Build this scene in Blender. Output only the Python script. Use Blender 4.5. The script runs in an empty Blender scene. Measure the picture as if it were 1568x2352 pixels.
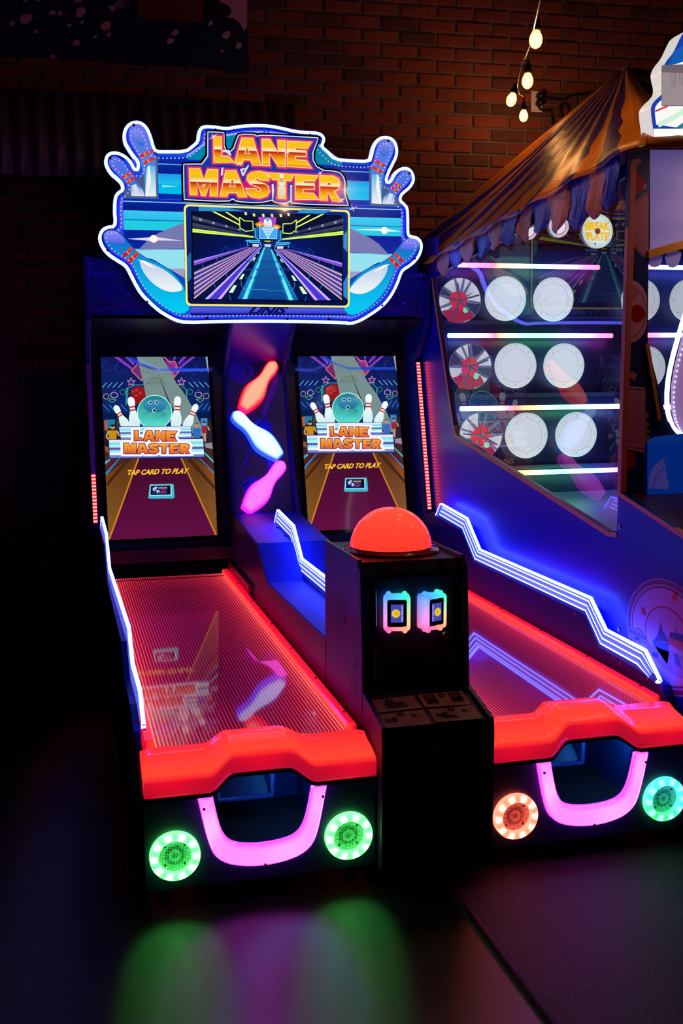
import bpy, bmesh, math, random
from mathutils import Vector, Matrix
random.seed(7)
sc = bpy.context.scene
COL = sc.collection
R = math.radians

# ------------------------------------------------------------------ camera
F_PX, W_PX, H_PX = 2515.035893, 1568, 2352
CAM = Vector((-0.245694, -3.252015, 1.706358))
YAW, PITCH, ROLL = R(14.55114852), R(7.94482225), R(-0.2670836)
FW = Vector((math.sin(YAW)*math.cos(PITCH), math.cos(YAW)*math.cos(PITCH), -math.sin(PITCH)))
_rt = Vector((math.cos(YAW), -math.sin(YAW), 0)); _up = _rt.cross(FW)
RT = math.cos(ROLL)*_rt + math.sin(ROLL)*_up
UP = -math.sin(ROLL)*_rt + math.cos(ROLL)*_up
cd = bpy.data.cameras.new('camera'); cam = bpy.data.objects.new('camera', cd); COL.objects.link(cam)
cd.sensor_fit = 'HORIZONTAL'; cd.sensor_width = 36.0; cd.lens = F_PX/W_PX*36.0
cd.clip_start = 0.05; cd.clip_end = 60
cam.matrix_world = Matrix(((RT.x, UP.x, -FW.x, CAM.x), (RT.y, UP.y, -FW.y, CAM.y), (RT.z, UP.z, -FW.z, CAM.z), (0, 0, 0, 1)))
sc.camera = cam
# ------------------------------------------------------------------ world, exposure
wd = bpy.data.worlds.new('dark_room'); sc.world = wd; wd.use_nodes = True
wd.node_tree.nodes['Background'].inputs[0].default_value = (1.0, 0.5, 0.45, 1)
wd.node_tree.nodes['Background'].inputs[1].default_value = 0.002
sc.view_settings.view_transform = 'Standard'; sc.view_settings.look = 'None'
sc.view_settings.exposure = 0.0; sc.view_settings.gamma = 1.0; sc.view_settings.use_curve_mapping = False
sc.cycles.use_denoising = True
sc.cycles.max_bounces = 7; sc.cycles.diffuse_bounces = 3; sc.cycles.glossy_bounces = 4
sc.cycles.transparent_max_bounces = 16
sc.cycles.sample_clamp_indirect = 4.0

# ------------------------------------------------------------------ measuring helpers: a photo pixel seen on a real plane
def ray(px, py): return FW + (px-784)/F_PX*RT + (1176-py)/F_PX*UP
def onY(px, py, Y): d = ray(px, py); return CAM + d*((Y-CAM.y)/d.y)
def onX(px, py, X): d = ray(px, py); return CAM + d*((X-CAM.x)/d.x)
def onZ(px, py, Z): d = ray(px, py); return CAM + d*((Z-CAM.z)/d.z)
def onP(px, py, p0, n): d = ray(px, py); return CAM + d*((Vector(p0)-CAM).dot(n)/d.dot(n))

# ------------------------------------------------------------------ colours, materials
def lin(c):
    o = []
    for v in c[:3]:
        v /= 255.0
        o.append(v/12.92 if v <= .04045 else ((v+.055)/1.055)**2.4)
    return tuple(o)
MATS = {}
def mat(name, base=(.5, .5, .5), rough=.5, metal=0, emit=None, es=1, spec=.5, coat=0, alpha=1, noise=0, nscale=30, bump=0, bscale=200, sheen=0):
    if name in MATS: return MATS[name]
    m = bpy.data.materials.new(name); m.use_nodes = True; nt = m.node_tree; b = nt.nodes['Principled BSDF']
    b.inputs['Base Color'].default_value = (*base, 1); b.inputs['Roughness'].default_value = rough
    b.inputs['Metallic'].default_value = metal; b.inputs['Specular IOR Level'].default_value = spec
    b.inputs['Coat Weight'].default_value = coat; b.inputs['Coat Roughness'].default_value = .08
    b.inputs['Alpha'].default_value = alpha
    if emit:
        b.inputs['Emission Color'].default_value = (*emit, 1); b.inputs['Emission Strength'].default_value = es
    if noise or bump:
        tc = nt.nodes.new('ShaderNodeTexCoord')
    if noise:
        n = nt.nodes.new('ShaderNodeTexNoise'); n.inputs['Scale'].default_value = nscale; n.inputs['Detail'].default_value = 4
        mx = nt.nodes.new('ShaderNodeMix'); mx.data_type = 'RGBA'
        mx.inputs[6].default_value = (*[c*(1-noise) for c in base], 1); mx.inputs[7].default_value = (*[min(1, c*(1+noise)) for c in base], 1)
        nt.links.new(tc.outputs['Object'], n.inputs['Vector']); nt.links.new(n.outputs['Fac'], mx.inputs[0]); nt.links.new(mx.outputs[2], b.inputs['Base Color'])
    if bump:
        n2 = nt.nodes.new('ShaderNodeTexNoise'); n2.inputs['Scale'].default_value = bscale
        bp = nt.nodes.new('ShaderNodeBump'); bp.inputs['Strength'].default_value = bump; bp.inputs['Distance'].default_value = .004
        nt.links.new(tc.outputs['Object'], n2.inputs['Vector']); nt.links.new(n2.outputs['Fac'], bp.inputs['Height']); nt.links.new(bp.outputs['Normal'], b.inputs['Normal'])
    MATS[name] = m; return m
def emit_attr(name, strength=1, rough=.25, base=(0, 0, 0), spec=.5, sampling=None):
    """light-giving print or plastic: its own colour per point, with a glossy skin"""
    if name in MATS: return MATS[name]
    m = mat(name, base, rough, spec=spec); nt = m.node_tree; b = nt.nodes['Principled BSDF']
    a = nt.nodes.new('ShaderNodeAttribute'); a.attribute_name = 'Col'
    nt.links.new(a.outputs['Color'], b.inputs['Emission Color']); b.inputs['Emission Strength'].default_value = strength
    if sampling: m.cycles.emission_sampling = sampling
    return m
def matte_attr(name, rough=.5, spec=.3):
    if name in MATS: return MATS[name]
    m = mat(name, (.5, .5, .5), rough, spec=spec); nt = m.node_tree; b = nt.nodes['Principled BSDF']
    a = nt.nodes.new('ShaderNodeAttribute'); a.attribute_name = 'Col'
    nt.links.new(a.outputs['Color'], b.inputs['Base Color']); return m
def ramp_emit(name, stops, strength=1):
    m = mat(name, (0, 0, 0), .25); nt = m.node_tree; b = nt.nodes['Principled BSDF']
    uv = nt.nodes.new('ShaderNodeUVMap'); uv.uv_map = 'UVMap'
    sp = nt.nodes.new('ShaderNodeSeparateXYZ'); rp = nt.nodes.new('ShaderNodeValToRGB')
    e = rp.color_ramp.elements
    e[0].position, e[0].color = stops[0][0], (*lin(stops[0][1]), 1); e[1].position, e[1].color = stops[-1][0], (*lin(stops[-1][1]), 1)
    for p, c in stops[1:-1]:
        x = e.new(p); x.color = (*lin(c), 1)
    nt.links.new(uv.outputs[0], sp.inputs[0]); nt.links.new(sp.outputs['Y'], rp.inputs[0]); nt.links.new(rp.outputs[0], b.inputs['Emission Color'])
    b.inputs['Emission Strength'].default_value = strength; return m
def pane_mat(name, tint=(1, 1, 1), rough=.02, f0=.04, dust=0.0):
    """thin clear sheet: see-through, with a mirror share that grows towards grazing view"""
    if name in MATS: return MATS[name]
    m = bpy.data.materials.new(name); m.use_nodes = True; nt = m.node_tree; nt.nodes.clear(); N = nt.nodes.new
    o = N('ShaderNodeOutputMaterial'); mx = N('ShaderNodeMixShader'); t = N('ShaderNodeBsdfTransparent'); g = N('ShaderNodeBsdfGlossy'); f = N('ShaderNodeLayerWeight'); f.inputs[0].default_value = .5
    pw = N('ShaderNodeMath'); pw.operation = 'POWER'; pw.inputs[1].default_value = 5; ma = N('ShaderNodeMath'); ma.operation = 'MULTIPLY_ADD'; ma.inputs[1].default_value = 1-f0; ma.inputs[2].default_value = f0
    t.inputs[0].default_value = (*tint, 1); g.inputs['Roughness'].default_value = rough
    nt.links.new(f.outputs['Facing'], pw.inputs[0]); nt.links.new(pw.outputs[0], ma.inputs[0])
    nt.links.new(ma.outputs[0], mx.inputs[0]); nt.links.new(t.outputs[0], mx.inputs[1]); nt.links.new(g.outputs[0], mx.inputs[2])
    last = mx
    if dust:
        d = N('ShaderNodeBsdfDiffuse'); d.inputs[0].default_value = (.8, .8, .85, 1); m2 = N('ShaderNodeMixShader')
        tc = N('ShaderNodeTexCoord'); n = N('ShaderNodeTexNoise'); n.inputs['Scale'].default_value = 45; n.inputs['Detail'].default_value = 6
        rp = N('ShaderNodeValToRGB'); rp.color_ramp.elements[0].position = .5; rp.color_ramp.elements[0].color = (dust*.2,)*3+(1,); rp.color_ramp.elements[1].position = .8; rp.color_ramp.elements[1].color = (dust,)*3+(1,)
        nt.links.new(tc.outputs['Object'], n.inputs['Vector']); nt.links.new(n.outputs['Fac'], rp.inputs[0]); nt.links.new(rp.outputs[0], m2.inputs[0])
        nt.links.new(mx.outputs[0], m2.inputs[1]); nt.links.new(d.outputs[0], m2.inputs[2]); last = m2
    nt.links.new(last.outputs[0], o.inputs[0]); MATS[name] = m; return m

# ------------------------------------------------------------------ object helpers
LOC = {}
def thing(name, label, cat, loc=(0, 0, 0), group=None):
    o = bpy.data.objects.new(name, None); COL.objects.link(o); o.location = loc
    o['label'] = label; o['category'] = cat
    if group: o['group'] = group
    LOC[o.name] = Vector(loc); return o
def adopt(o, parent):
    if parent is None: return o
    o.parent = parent; o.matrix_parent_inverse = Matrix.Translation(-LOC.get(parent.name, Vector((0, 0, 0)))); return o
def mk(name, verts, faces, m, parent=None, smooth=False, label=None, cols=None, kind=None, fmats=None, uvs=None):
    me = bpy.data.meshes.new(name); me.from_pydata([tuple(v) for v in verts], [], [tuple(f) for f in faces])
    for x in (m if isinstance(m, (list, tuple)) else [m]): me.materials.append(x)
    if fmats: me.polygons.foreach_set('material_index', fmats)
    if cols:
        ca = me.color_attributes.new('Col', 'FLOAT_COLOR', 'POINT')
        ca.data.foreach_set('color', [c for col in cols for c in (*col[:3], 1.0)])
    if uvs:
        ul = me.uv_layers.new(name='UVMap')
        for l in me.loops: ul.data[l.index].uv = uvs[l.vertex_index]
    if smooth: me.polygons.foreach_set('use_smooth', [True]*len(me.polygons))
    me.update(); o = bpy.data.objects.new(name, me); COL.objects.link(o)
    if label: o['label'] = label
    if kind: o['kind'] = kind
    return adopt(o, parent)
class Geo:
    def __init__(s): s.v = []; s.f = []; s.c = []
    def add(s, v, f, c=None):
        n = len(s.v); s.v += [Vector(x) for x in v]; s.f += [tuple(i+n for i in q) for q in f]
        s.c += (c if isinstance(c, list) else [c or (1, 1, 1)]*len(v)); return s
    def box(s, a, b, c=None):
        x0, y0, z0 = a; x1, y1, z1 = b
        return s.add([(x0, y0, z0), (x1, y0, z0), (x1, y1, z0), (x0, y1, z0), (x0, y0, z1), (x1, y0, z1), (x1, y1, z1), (x0, y1, z1)],
                     [(0, 3, 2, 1), (4, 5, 6, 7), (0, 1, 5, 4), (1, 2, 6, 5), (2, 3, 7, 6), (3, 0, 4, 7)], c)
    def prism(s, poly, ax, a, b, c=None):
        P = {'x': lambda p, t: (t, p[0], p[1]), 'y': lambda p, t: (p[0], t, p[1]), 'z': lambda p, t: (p[0], p[1], t)}[ax]
        n = len(poly); v = [P(p, a) for p in poly]+[P(p, b) for p in poly]
        return s.add(v, [tuple(range(n)), tuple(range(2*n-1, n-1, -1))]+[(i, i+n, (i+1) % n+n, (i+1) % n) for i in range(n)], c)
    def tube(s, path, r, seg=8, c=None, caps=True):
        path = [Vector(p) for p in path]; n = len(path); rings = []; prev = None
        for i, p in enumerate(path):
            d = (path[min(i+1, n-1)]-path[max(i-1, 0)]).normalized()
            a = (prev - d*prev.dot(d)) if prev is not None else d.orthogonal()
            a.normalize(); prev = a; b = d.cross(a)
            rr = r[i] if isinstance(r, (list, tuple)) else r
            rings.append([p+rr*(math.cos(2*math.pi*k/seg)*a+math.sin(2*math.pi*k/seg)*b) for k in range(seg)])
        v = [q for ring in rings for q in ring]
        f = [(i*seg+k, i*seg+(k+1) % seg, (i+1)*seg+(k+1) % seg, (i+1)*seg+k) for i in range(n-1) for k in range(seg)]
        if caps: f += [tuple(range(seg-1, -1, -1)), tuple(range((n-1)*seg, n*seg))]
        if isinstance(c, list): c = [x for x in c for _ in range(seg)]
        return s.add(v, f, c)
    def lathe(s, prof, o, axis=(0, 0, 1), seg=24, c=None):
        """prof: (radius, height) along axis from o"""
        a = Vector(axis).normalized(); u = a.orthogonal().normalized(); w = a.cross(u); o = Vector(o); v = []; cc = []
        for j, (r, h) in enumerate(prof):
            for k in range(seg):
                t = 2*math.pi*k/seg; v.append(o+a*h+max(r, 1e-5)*(math.cos(t)*u+math.sin(t)*w))
                cc.append(c[j] if isinstance(c, list) else (c or (1, 1, 1)))
        f = [(j*seg+k, j*seg+(k+1) % seg, (j+1)*seg+(k+1) % seg, (j+1)*seg+k) for j in range(len(prof)-1) for k in range(seg)]
        return s.add(v, f, cc)
    def sweep(s, rows, c=None, closed=False):
        """rows: equal-length lists of points; quads between neighbours"""
        n = len(rows[0]); v = [p for r in rows for p in r]
        f = [(i*n+k, i*n+(k+1) % n, (i+1)*n+(k+1) % n, (i+1)*n+k) for i in range(len(rows)-1) for k in range(n if closed else n-1)]
        return s.add(v, f, c)
    def make(s, name, m, parent=None, smooth=False, label=None, kind=None, bevel=0, usecol=False):
        o = mk(name, s.v, s.f, m, parent, smooth, label, s.c if usecol else None, kind)
        bm = bmesh.new(); bm.from_mesh(o.data); bmesh.ops.recalc_face_normals(bm, faces=bm.faces); bm.to_mesh(o.data); bm.free()
        if bevel:
            b = o.modifiers.new('bevel', 'BEVEL'); b.width = bevel; b.segments = 2; b.limit_method = 'ANGLE'; b.angle_limit = R(40)
        return o
def chaikin(p, n=1, closed=True):
    for _ in range(n):
        q = []
        m = len(p)
        for i in range(m if closed else m-1):
            a, b = p[i], p[(i+1) % m]
            q += [(a[0]*.75+b[0]*.25, a[1]*.75+b[1]*.25), (a[0]*.25+b[0]*.75, a[1]*.25+b[1]*.75)]
        if not closed: q = [p[0]]+q+[p[-1]]
        p = q
    return p
def area2(p): return sum(p[i][0]*p[(i+1) % len(p)][1]-p[(i+1) % len(p)][0]*p[i][1] for i in range(len(p)))
def offset(p, d):
    """grow (d>0) or shrink a closed outline"""
    n = len(p); s = 1 if area2(p) > 0 else -1; o = []
    for i in range(n):
        a, b, c = p[i-1], p[i], p[(i+1) % n]
        def nm(u, w):
            dx, dy = w[0]-u[0], w[1]-u[1]; l = math.hypot(dx, dy) or 1e-9
            return (dy/l*s, -dx/l*s)
        n1, n2 = nm(a, b), nm(b, c); mx, my = n1[0]+n2[0], n1[1]+n2[1]; l2 = mx*mx+my*my
        k = 2/l2 if l2 > 1e-6 else 1
        k = min(k, 1.5/math.sqrt(l2) if l2 > 1e-6 else 1)
        o.append((b[0]+mx*k*d, b[1]+my*k*d))
    return o
def keyhole(outer, hole):
    if (area2(outer) > 0) == (area2(hole) > 0): hole = hole[::-1]
    i, j = min(((i, j) for i in range(len(outer)) for j in range(len(hole))), key=lambda t: (outer[t[0]][0]-hole[t[1]][0])**2+(outer[t[0]][1]-hole[t[1]][1])**2)
    return outer[:i+1]+hole[j:]+hole[:j+1]+outer[i:]
def circle(x, y, r, n=24, ry=None): return [(x+r*math.cos(2*math.pi*k/n), y+(ry or r)*math.sin(2*math.pi*k/n)) for k in range(n)]
class Art:
    """flat print: coloured shapes laid on one face, drawn in the photograph's crop units and carried to the face by f(a, b, lift)"""
    STEP = .0004
    def __init__(s, f): s.f = f; s.v = []; s.p = []; s.c = []; s.m = []; s.uv = []
    def poly(s, pts, col, L=1, m=0, uv=None):
        n = len(s.v); s.v += [s.f(a, b, L*s.STEP) for a, b in pts]; s.p.append(tuple(range(n, n+len(pts)))); s.m.append(m)
        s.c += [lin(c) for c in col] if isinstance(col, list) else [lin(col)]*len(pts)
        s.uv += uv or [(0, 0)]*len(pts); return s
    def grad(s, pts, c0, c1, L=1, ax=1, m=0):
        k = [p[ax] for p in pts]; a, b = min(k), max(k); A, B = lin(c0), lin(c1); n = len(s.c)
        s.poly(pts, c0, L, m); s.c[n:] = [tuple(A[i]+(B[i]-A[i])*(q-a)/max(1e-9, b-a) for i in range(3)) for q in k]; return s
    def rect(s, x0, y0, x1, y1, c, L=1): return s.poly([(x0, y0), (x1, y0), (x1, y1), (x0, y1)], c, L)
    def line(s, pts, w, c, L=1, closed=False):
        n = len(pts)
        for i in range(n if closed else n-1):
            a, b = pts[i], pts[(i+1) % n]; dx, dy = b[0]-a[0], b[1]-a[1]; l = math.hypot(dx, dy) or 1
            x, y = -dy/l*w/2, dx/l*w/2; s.poly([(a[0]+x, a[1]+y), (b[0]+x, b[1]+y), (b[0]-x, b[1]-y), (a[0]-x, a[1]-y)], c, L)
        return s
    def text(s, txt, quad, c, L=1, shear=0, bold=.02, c2=None):
        """quad: TL, TR, BR, BL"""
        vs, fs = glyphs(txt, shear, bold); x0 = min(v[0] for v in vs); x1 = max(v[0] for v in vs); y0 = min(v[1] for v in vs); y1 = max(v[1] for v in vs)
        tl, tr, br, bl = quad; o = []; cc = []
        for x, y in vs:
            u, w = (x-x0)/(x1-x0), 1-(y-y0)/(y1-y0)
            o.append(tuple((tl[i]*(1-u)+tr[i]*u)*(1-w)+(bl[i]*(1-u)+br[i]*u)*w for i in (0, 1)))
            cc.append(c if not c2 else tuple(c[i]*(1-w)+c2[i]*w for i in range(3)))
        n = len(s.v); s.v += [s.f(a, b, L*s.STEP) for a, b in o]; s.p += [tuple(i+n for i in f) for f in fs]; s.m += [0]*len(fs)
        s.c += [lin(q) for q in cc]; s.uv += [(0, 0)]*len(o); return s
    def make(s, name, m, parent=None, label=None, kind=None):
        return mk(name, s.v, s.p, m, parent, False, label, s.c, kind, s.m, s.uv)
_gl = {}
def glyphs(t, shear, bold):
    k = (t, shear, bold)
    if k not in _gl:
        cu = bpy.data.curves.new('glyph_source', 'FONT'); cu.body = t; cu.shear = shear; cu.offset = bold; cu.resolution_u = 3; cu.fill_mode = 'FRONT'
        o = bpy.data.objects.new('glyph_source', cu); COL.objects.link(o)
        bpy.context.view_layer.update()
        me = o.evaluated_get(bpy.context.evaluated_depsgraph_get()).to_mesh()
        _gl[k] = ([(v.co.x, v.co.y) for v in me.vertices], [tuple(p.vertices) for p in me.polygons])
        bpy.data.objects.remove(o); bpy.data.curves.remove(cu)
    return _gl[k]
def homography(src, dst):
    """4 points to 4 points"""
    A = []
    for (x, y), (u, v) in zip(src, dst):
        A.append([x, y, 1, 0, 0, 0, -u*x, -u*y, u]); A.append([0, 0, 0, x, y, 1, -v*x, -v*y, v])
    n = 8
    for i in range(n):
        p = max(range(i, n), key=lambda r: abs(A[r][i])); A[i], A[p] = A[p], A[i]
        for r in range(n):
            if r != i:
                k = A[r][i]/A[i][i]
                for c in range(i, 9): A[r][c] -= k*A[i][c]
    h = [A[i][8]/A[i][i] for i in range(8)]
    def f(x, y):
        w = h[6]*x+h[7]*y+1; return ((h[0]*x+h[1]*y+h[2])/w, (h[3]*x+h[4]*y+h[5])/w)
    return f

# common materials
M_DARK = mat('black_laminate', (.012, .012, .016), .35)
M_NAVY = mat('navy_laminate', (.005, .015, .20), .36, spec=.3)
M_BLUE = mat('blue_laminate', (.004, .035, .62), .45, spec=.2)
M_CONSOLE = mat('console_navy', (.012, .02, .06), .4)
M_TRIM = mat('blue_edge_moulding', (.02, .05, .3), .3)
M_METAL = mat('dull_steel', (.35, .35, .37), .35, 1)
M_BOLT = mat('black_bolt', (.03, .03, .03), .3, .6)
M_GLASSY = mat('glossy_black', (.004, .004, .005), .08)
M_PRINT = emit_attr('backlit_print', 1.0, .15)
M_SCREEN = emit_attr('lit_screen', 1.0, .06)
M_PLASTIC = emit_attr('glowing_plastic', 1.0, .16, (.05, .05, .05))
M_LED = emit_attr('bare_led', 1.0, .4)
M_MATTE = matte_attr('printed_board', .45)

# ================================================================== the setting
AW = R(-2.0); WN = Vector((math.sin(AW), -math.cos(AW), 0)); WD = Vector((math.cos(AW), math.sin(AW), 0)); WP = Vector((0.9, 3.74, 0))
def onWall(px, py, out=0): return onP(px, py, WP+WN*out, WN)
def wall_pt(s, z, out=0): return WP+WD*s+WN*out+Vector((0, 0, z))
mw = mat('mortar', (.19, .14, .115), .9, noise=.35, nscale=25, bump=.4, bscale=120)
g = Geo(); a, b = wall_pt(-3.4, 0), wall_pt(4.6, 0); n = -WN*.12
g.add([a, b, b+n, a+n]+[q+Vector((0, 0, 4.75)) for q in (a, b, b+n, a+n)], [(0, 1, 5, 4), (1, 2, 6, 5), (2, 3, 7, 6), (3, 0, 4, 7), (4, 5, 6, 7), (3, 2, 1, 0)])
wall = g.make('wall_back', mw); wall['kind'] = 'structure'
mb = bpy.data.materials.new('fired_brick'); mb.use_nodes = True; nt = mb.node_tree; bs = nt.nodes['Principled BSDF']
oi = nt.nodes.new('ShaderNodeObjectInfo'); rp = nt.nodes.new('ShaderNodeValToRGB'); tc = nt.nodes.new('ShaderNodeTexCoord'); nz = nt.nodes.new('ShaderNodeTexNoise'); nz.inputs['Scale'].default_value = 14; nz.inputs['Detail'].default_value = 6
e = rp.color_ramp.elements; e[0].position = 0; e[0].color = (.13, .045, .028, 1); e[1].position = 1; e[1].color = (.36, .075, .03, 1)
for p_, c_ in ((.15, (.16, .05, .03, 1)), (.22, (.29, .065, .03, 1)), (.7, (.33, .07, .028, 1))):
    q = e.new(p_); q.color = c_
mx = nt.nodes.new('ShaderNodeMix'); mx.data_type = 'RGBA'; mx.blend_type = 'MULTIPLY'; mx.inputs[0].default_value = 1
r2 = nt.nodes.new('ShaderNodeValToRGB'); r2.color_ramp.elements[0].position = .25; r2.color_ramp.elements[0].color = (.6, .6, .6, 1); r2.color_ramp.elements[1].position = .7; r2.color_ramp.elements[1].color = (1.1, 1.1, 1.1, 1)
nt.links.new(oi.outputs['Random'], rp.inputs[0]); nt.links.new(tc.outputs['Object'], nz.inputs['Vector']); nt.links.new(nz.outputs['Fac'], r2.inputs[0])
nt.links.new(rp.outputs[0], mx.inputs[6]); nt.links.new(r2.outputs[0], mx.inputs[7]); nt.links.new(mx.outputs[2], bs.inputs['Base Color'])
bp = nt.nodes.new('ShaderNodeBump'); bp.inputs['Strength'].default_value = .35; bp.inputs['Distance'].default_value = .004; nt.links.new(nz.outputs['Fac'], bp.inputs['Height']); nt.links.new(bp.outputs['Normal'], bs.inputs['Normal'])
bs.inputs['Roughness'].default_value = .8
bA = onWall(999.5, 278); bB = onWall(1082.7, 281)   # two neighbouring head joints of one course
sA = (bA-WP).dot(WD); PIT = (bB-WP).dot(WD)-sA
zA = onWall(1041.6, 262.5).z; CH = (zA-onWall(1041.6, 412.7).z)/5.0
meshes = []
for k in range(4):
    w, h, d = PIT-.02, CH-.017, .012+.002*k
    gg = Geo(); c = .004
    v = []
    for y, i in ((0, 0), (d-.003, 0), (d, c)):
        v += [(-w/2+i, -y, -h/2+i), (w/2-i, -y, -h/2+i), (w/2-i, -y, h/2-i), (-w/2+i, -y, h/2-i)]
    me = bpy.data.meshes.new('brick'); me.from_pydata(v, [], [(j*4+q, j*4+(q+1) % 4, (j+1)*4+(q+1) % 4, (j+1)*4+q) for j in (0, 1) for q in range(4)]+[(8, 9, 10, 11)])
    me.materials.append(mb); meshes.append(me)
cells = []
for r in range(-26, 20):
    z = zA - CH*(r+.5)
    if not .2 < z < 4.68: continue
    for k in range(-14, 16):
        s = sA + PIT*(k+.5) + (PIT/2 if r % 2 else 0)
        if not -3.3 < s < 4.5: continue
        P = wall_pt(s, z); d = P-CAM; dep = d.dot(FW); x = 784+F_PX*d.dot(RT)/dep; y = 1176-F_PX*d.dot(UP)/dep
        # what stands before the wall hides the rest
        hid = (-60 > x or x > 1620 or y < -40 or y > 1500)
        vis = (x > 540 and y < 330) or (x > 880 and y < 560 and x < 1500) or (x < 600 and 120 < y < 260) or (x < 220 and 400 < y < 1500)
        pr = (0 if (x > 540 and vis) else 1 if vis else 2) + (5 if hid else 0)
        cells.append((pr, dep, s, z))
cells.sort(key=lambda t: t[:2])
rest = Geo()
for i, (pr, dep, s, z) in enumerate(cells):
    if i < 300:
        o = bpy.data.objects.new('brick', meshes[random.randrange(4)]); COL.objects.link(o); o.parent = wall
        o.matrix_local = Matrix.Translation(wall_pt(s, z)) @ Matrix.Rotation(AW, 4, 'Z')
    else:
        me = meshes[random.randrange(4)]; T = Matrix.Translation(wall_pt(s, z)) @ Matrix.Rotation(AW, 4, 'Z')
        rest.add([T @ v.co for v in me.vertices], [tuple(p.vertices) for p in me.polygons])
rest.make('brickwork', mb, wall, kind='stuff')
g = Geo().box((-4, -4.2, 4.7), (5.6, 3.9, 4.8)); o = g.make('ceiling', mat('dark_ceiling', (.02, .02, .02), .9)); o['kind'] = 'structure'
# floor: smooth vinyl left of the strip, short carpet right of it
mf = mat('satin_vinyl', (.007, .006, .006), .20, spec=1.0, noise=.35, nscale=9, bump=.25, bscale=900)
o = Geo().box((-4, -4.2, -.1), (.935, 3.9, 0)).make('floor', mf); o['kind'] = 'structure'; floor = o
mc = mat('short_pile_carpet', (.022, .014, .016), .42, noise=.5, nscale=160, bump=1.0, bscale=260)
Geo().box((.935, -4.2, -.1), (5.6, 3.9, .0)).make('carpet', mc, floor)
g = Geo(); xs = [(.915, 0.0), (.92, .006), (.935, .009), (.95, .006), (.955, 0.0)]
g.sweep([[Vector((x, y, z)) for x, z in xs] for y in (-2.6, -1.2, -.05, .1)])
o = g.make('trim_1', mat('rubber_strip', (.02, .01, .01), .5, spec=.15), None, smooth=True); o['kind'] = 'structure'

# ================================================================== the twin bowling machine
MID = .905
bowl = thing('bowling_machine', 'big twin-lane bowling game under the glowing pin-shaped sign', 'arcade game', (.905, 1.6, 0))
X0, X1 = -.073, 1.883
# outer side walls (one each side), stepped like the fins on them
FT = [(2.56, .895), (2.15, .868), (1.96, .731), (.74, .736), (.605, .635), (.30, .630), (.19, .545)]
FB = [(2.64, .815), (2.215, .79), (2.03, .655), (.78, .655), (.645, .55), (.36, .545), (.205, .53)]
wallp = [(3.45, .06), (3.45, 2.05), (3.02, 2.22), (2.87, 2.262), (2.86, 1.92), (3.09, 1.68), (2.84, .80)]+[(y, z+.02) for y, z in FB[:-1]]+[(.20, .525), (.14, .42), (.14, .06)]
upper = [(3.45, .06), (3.45, 2.05), (3.02, 2.22), (2.87, 2.262), (2.86, 1.92), (3.09, 1.68), (2.84, .80), (2.84, .06)]
lower = [(2.95, .06), (2.95, .80), (2.84, .80)]+wallp[6:]
Geo().prism(upper, 'x', X0, X0+.028).make('side_wall', M_NAVY, bowl, bevel=.003)
Geo().prism(lower, 'x', -.046, -.021).make('lane_wall', mat('wall_navy', (.003, .008, .09), .4, spec=.2), bowl, bevel=.002)
wq = [(3.45, .06), (3.45, 1.95), (3.02, 2.06), (2.87, 2.17)]+wallp[4:]
Geo().prism(wq, 'x', X1-.028, X1).make('side_wall', M_NAVY, bowl, bevel=.003)
Geo().box((X0+.028, 3.40, .06), (X1-.028, 3.43, 2.05)).make('rear_panel', M_DARK, bowl)
Geo().prism([(2.90, 1.93), (3.40, 1.93), (3.40, 2.06), (3.05, 2.20), (2.90, 2.255)], 'x', X0+.028, 1.815).make('header_box', M_NAVY, bowl, bevel=.004)
Geo().prism([(2.90, 1.93), (3.40, 1.93), (3.40, 1.95), (2.90, 2.16)], 'x', 1.815, X1-.028).make('header_box', M_NAVY, bowl, bevel=.004)
# stripes and comet tails printed on the header
hz = Art(lambda a, b, l: onY(a, b, 2.8995) + Vector((0, -l, 0)))
for (y0, y1, c) in ((625, 634, (30, 40, 150)), (641, 668, (18, 26, 120)), (676, 700, (28, 24, 110))):
    hz.poly([(204, y0), (330, y0), (360, y1), (204, y1)], c, 1); hz.poly([(905, y0), (978, y0+4), (978, y1+4), (890, y1)], c, 1)
hz.poly([(204, 706), (330, 692), (330, 704), (204, 720)], (60, 24, 120), 2); hz.poly([(880, 700), (978, 722), (978, 734), (880, 712)], (60, 24, 120), 2)
for cx, cy in ((208, 606), (294, 678), (966, 630), (928, 697)): hz.poly(circle(cx, cy, 3.2, 12), (90, 70, 220), 3)
hz.line([(208, 608), (222, 644), (254, 680), (306, 718)], 1.2, (50, 60, 190), 3); hz.line([(966, 632), (960, 660), (930, 700), (900, 722)], 1.2, (50, 60, 190), 3)
for hz_ in (0, 1):
    hq = Art(hz.f)
    for p in hz.p:
        if (hz.v[p[0]].x < MID) == (hz_ == 0): k = len(hq.v); hq.v += [hz.v[i] for i in p]; hq.c += [hz.c[i] for i in p]; hq.p.append(tuple(range(k, k+len(p)))); hq.m.append(0); hq.uv += [(0, 0)]*len(p)
    hq.make('header_print', M_MATTE, bowl)
SB0, SB1 = Vector((0, 3.01, .696)), Vector((0, 3.275, 1.723)); SD = (SB1-SB0).normalized(); SN = Vector((0, -SD.z, SD.y))
Geo().prism([(2.90, 1.93), (3.31, 1.83), (3.33, 1.83), (3.33, 1.95), (2.90, 1.95)], 'x', X0+.028, X1-.028).make('soffit', M_DARK, bowl)
Geo().prism([(2.985, .60), (3.31, 1.86), (3.335, 1.86), (3.01, .60)], 'x', X0+.028, X1-.028).make('screen_board', M_DARK, bowl)
Geo().prism([(2.93, .57), (3.0, .57), (3.0, .64), (2.93, .645)], 'x', X0+.028, X1-.028).make('screen_ledge', mat('satin_black', (.02, .015, .02), .3), bowl, bevel=.004)

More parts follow.
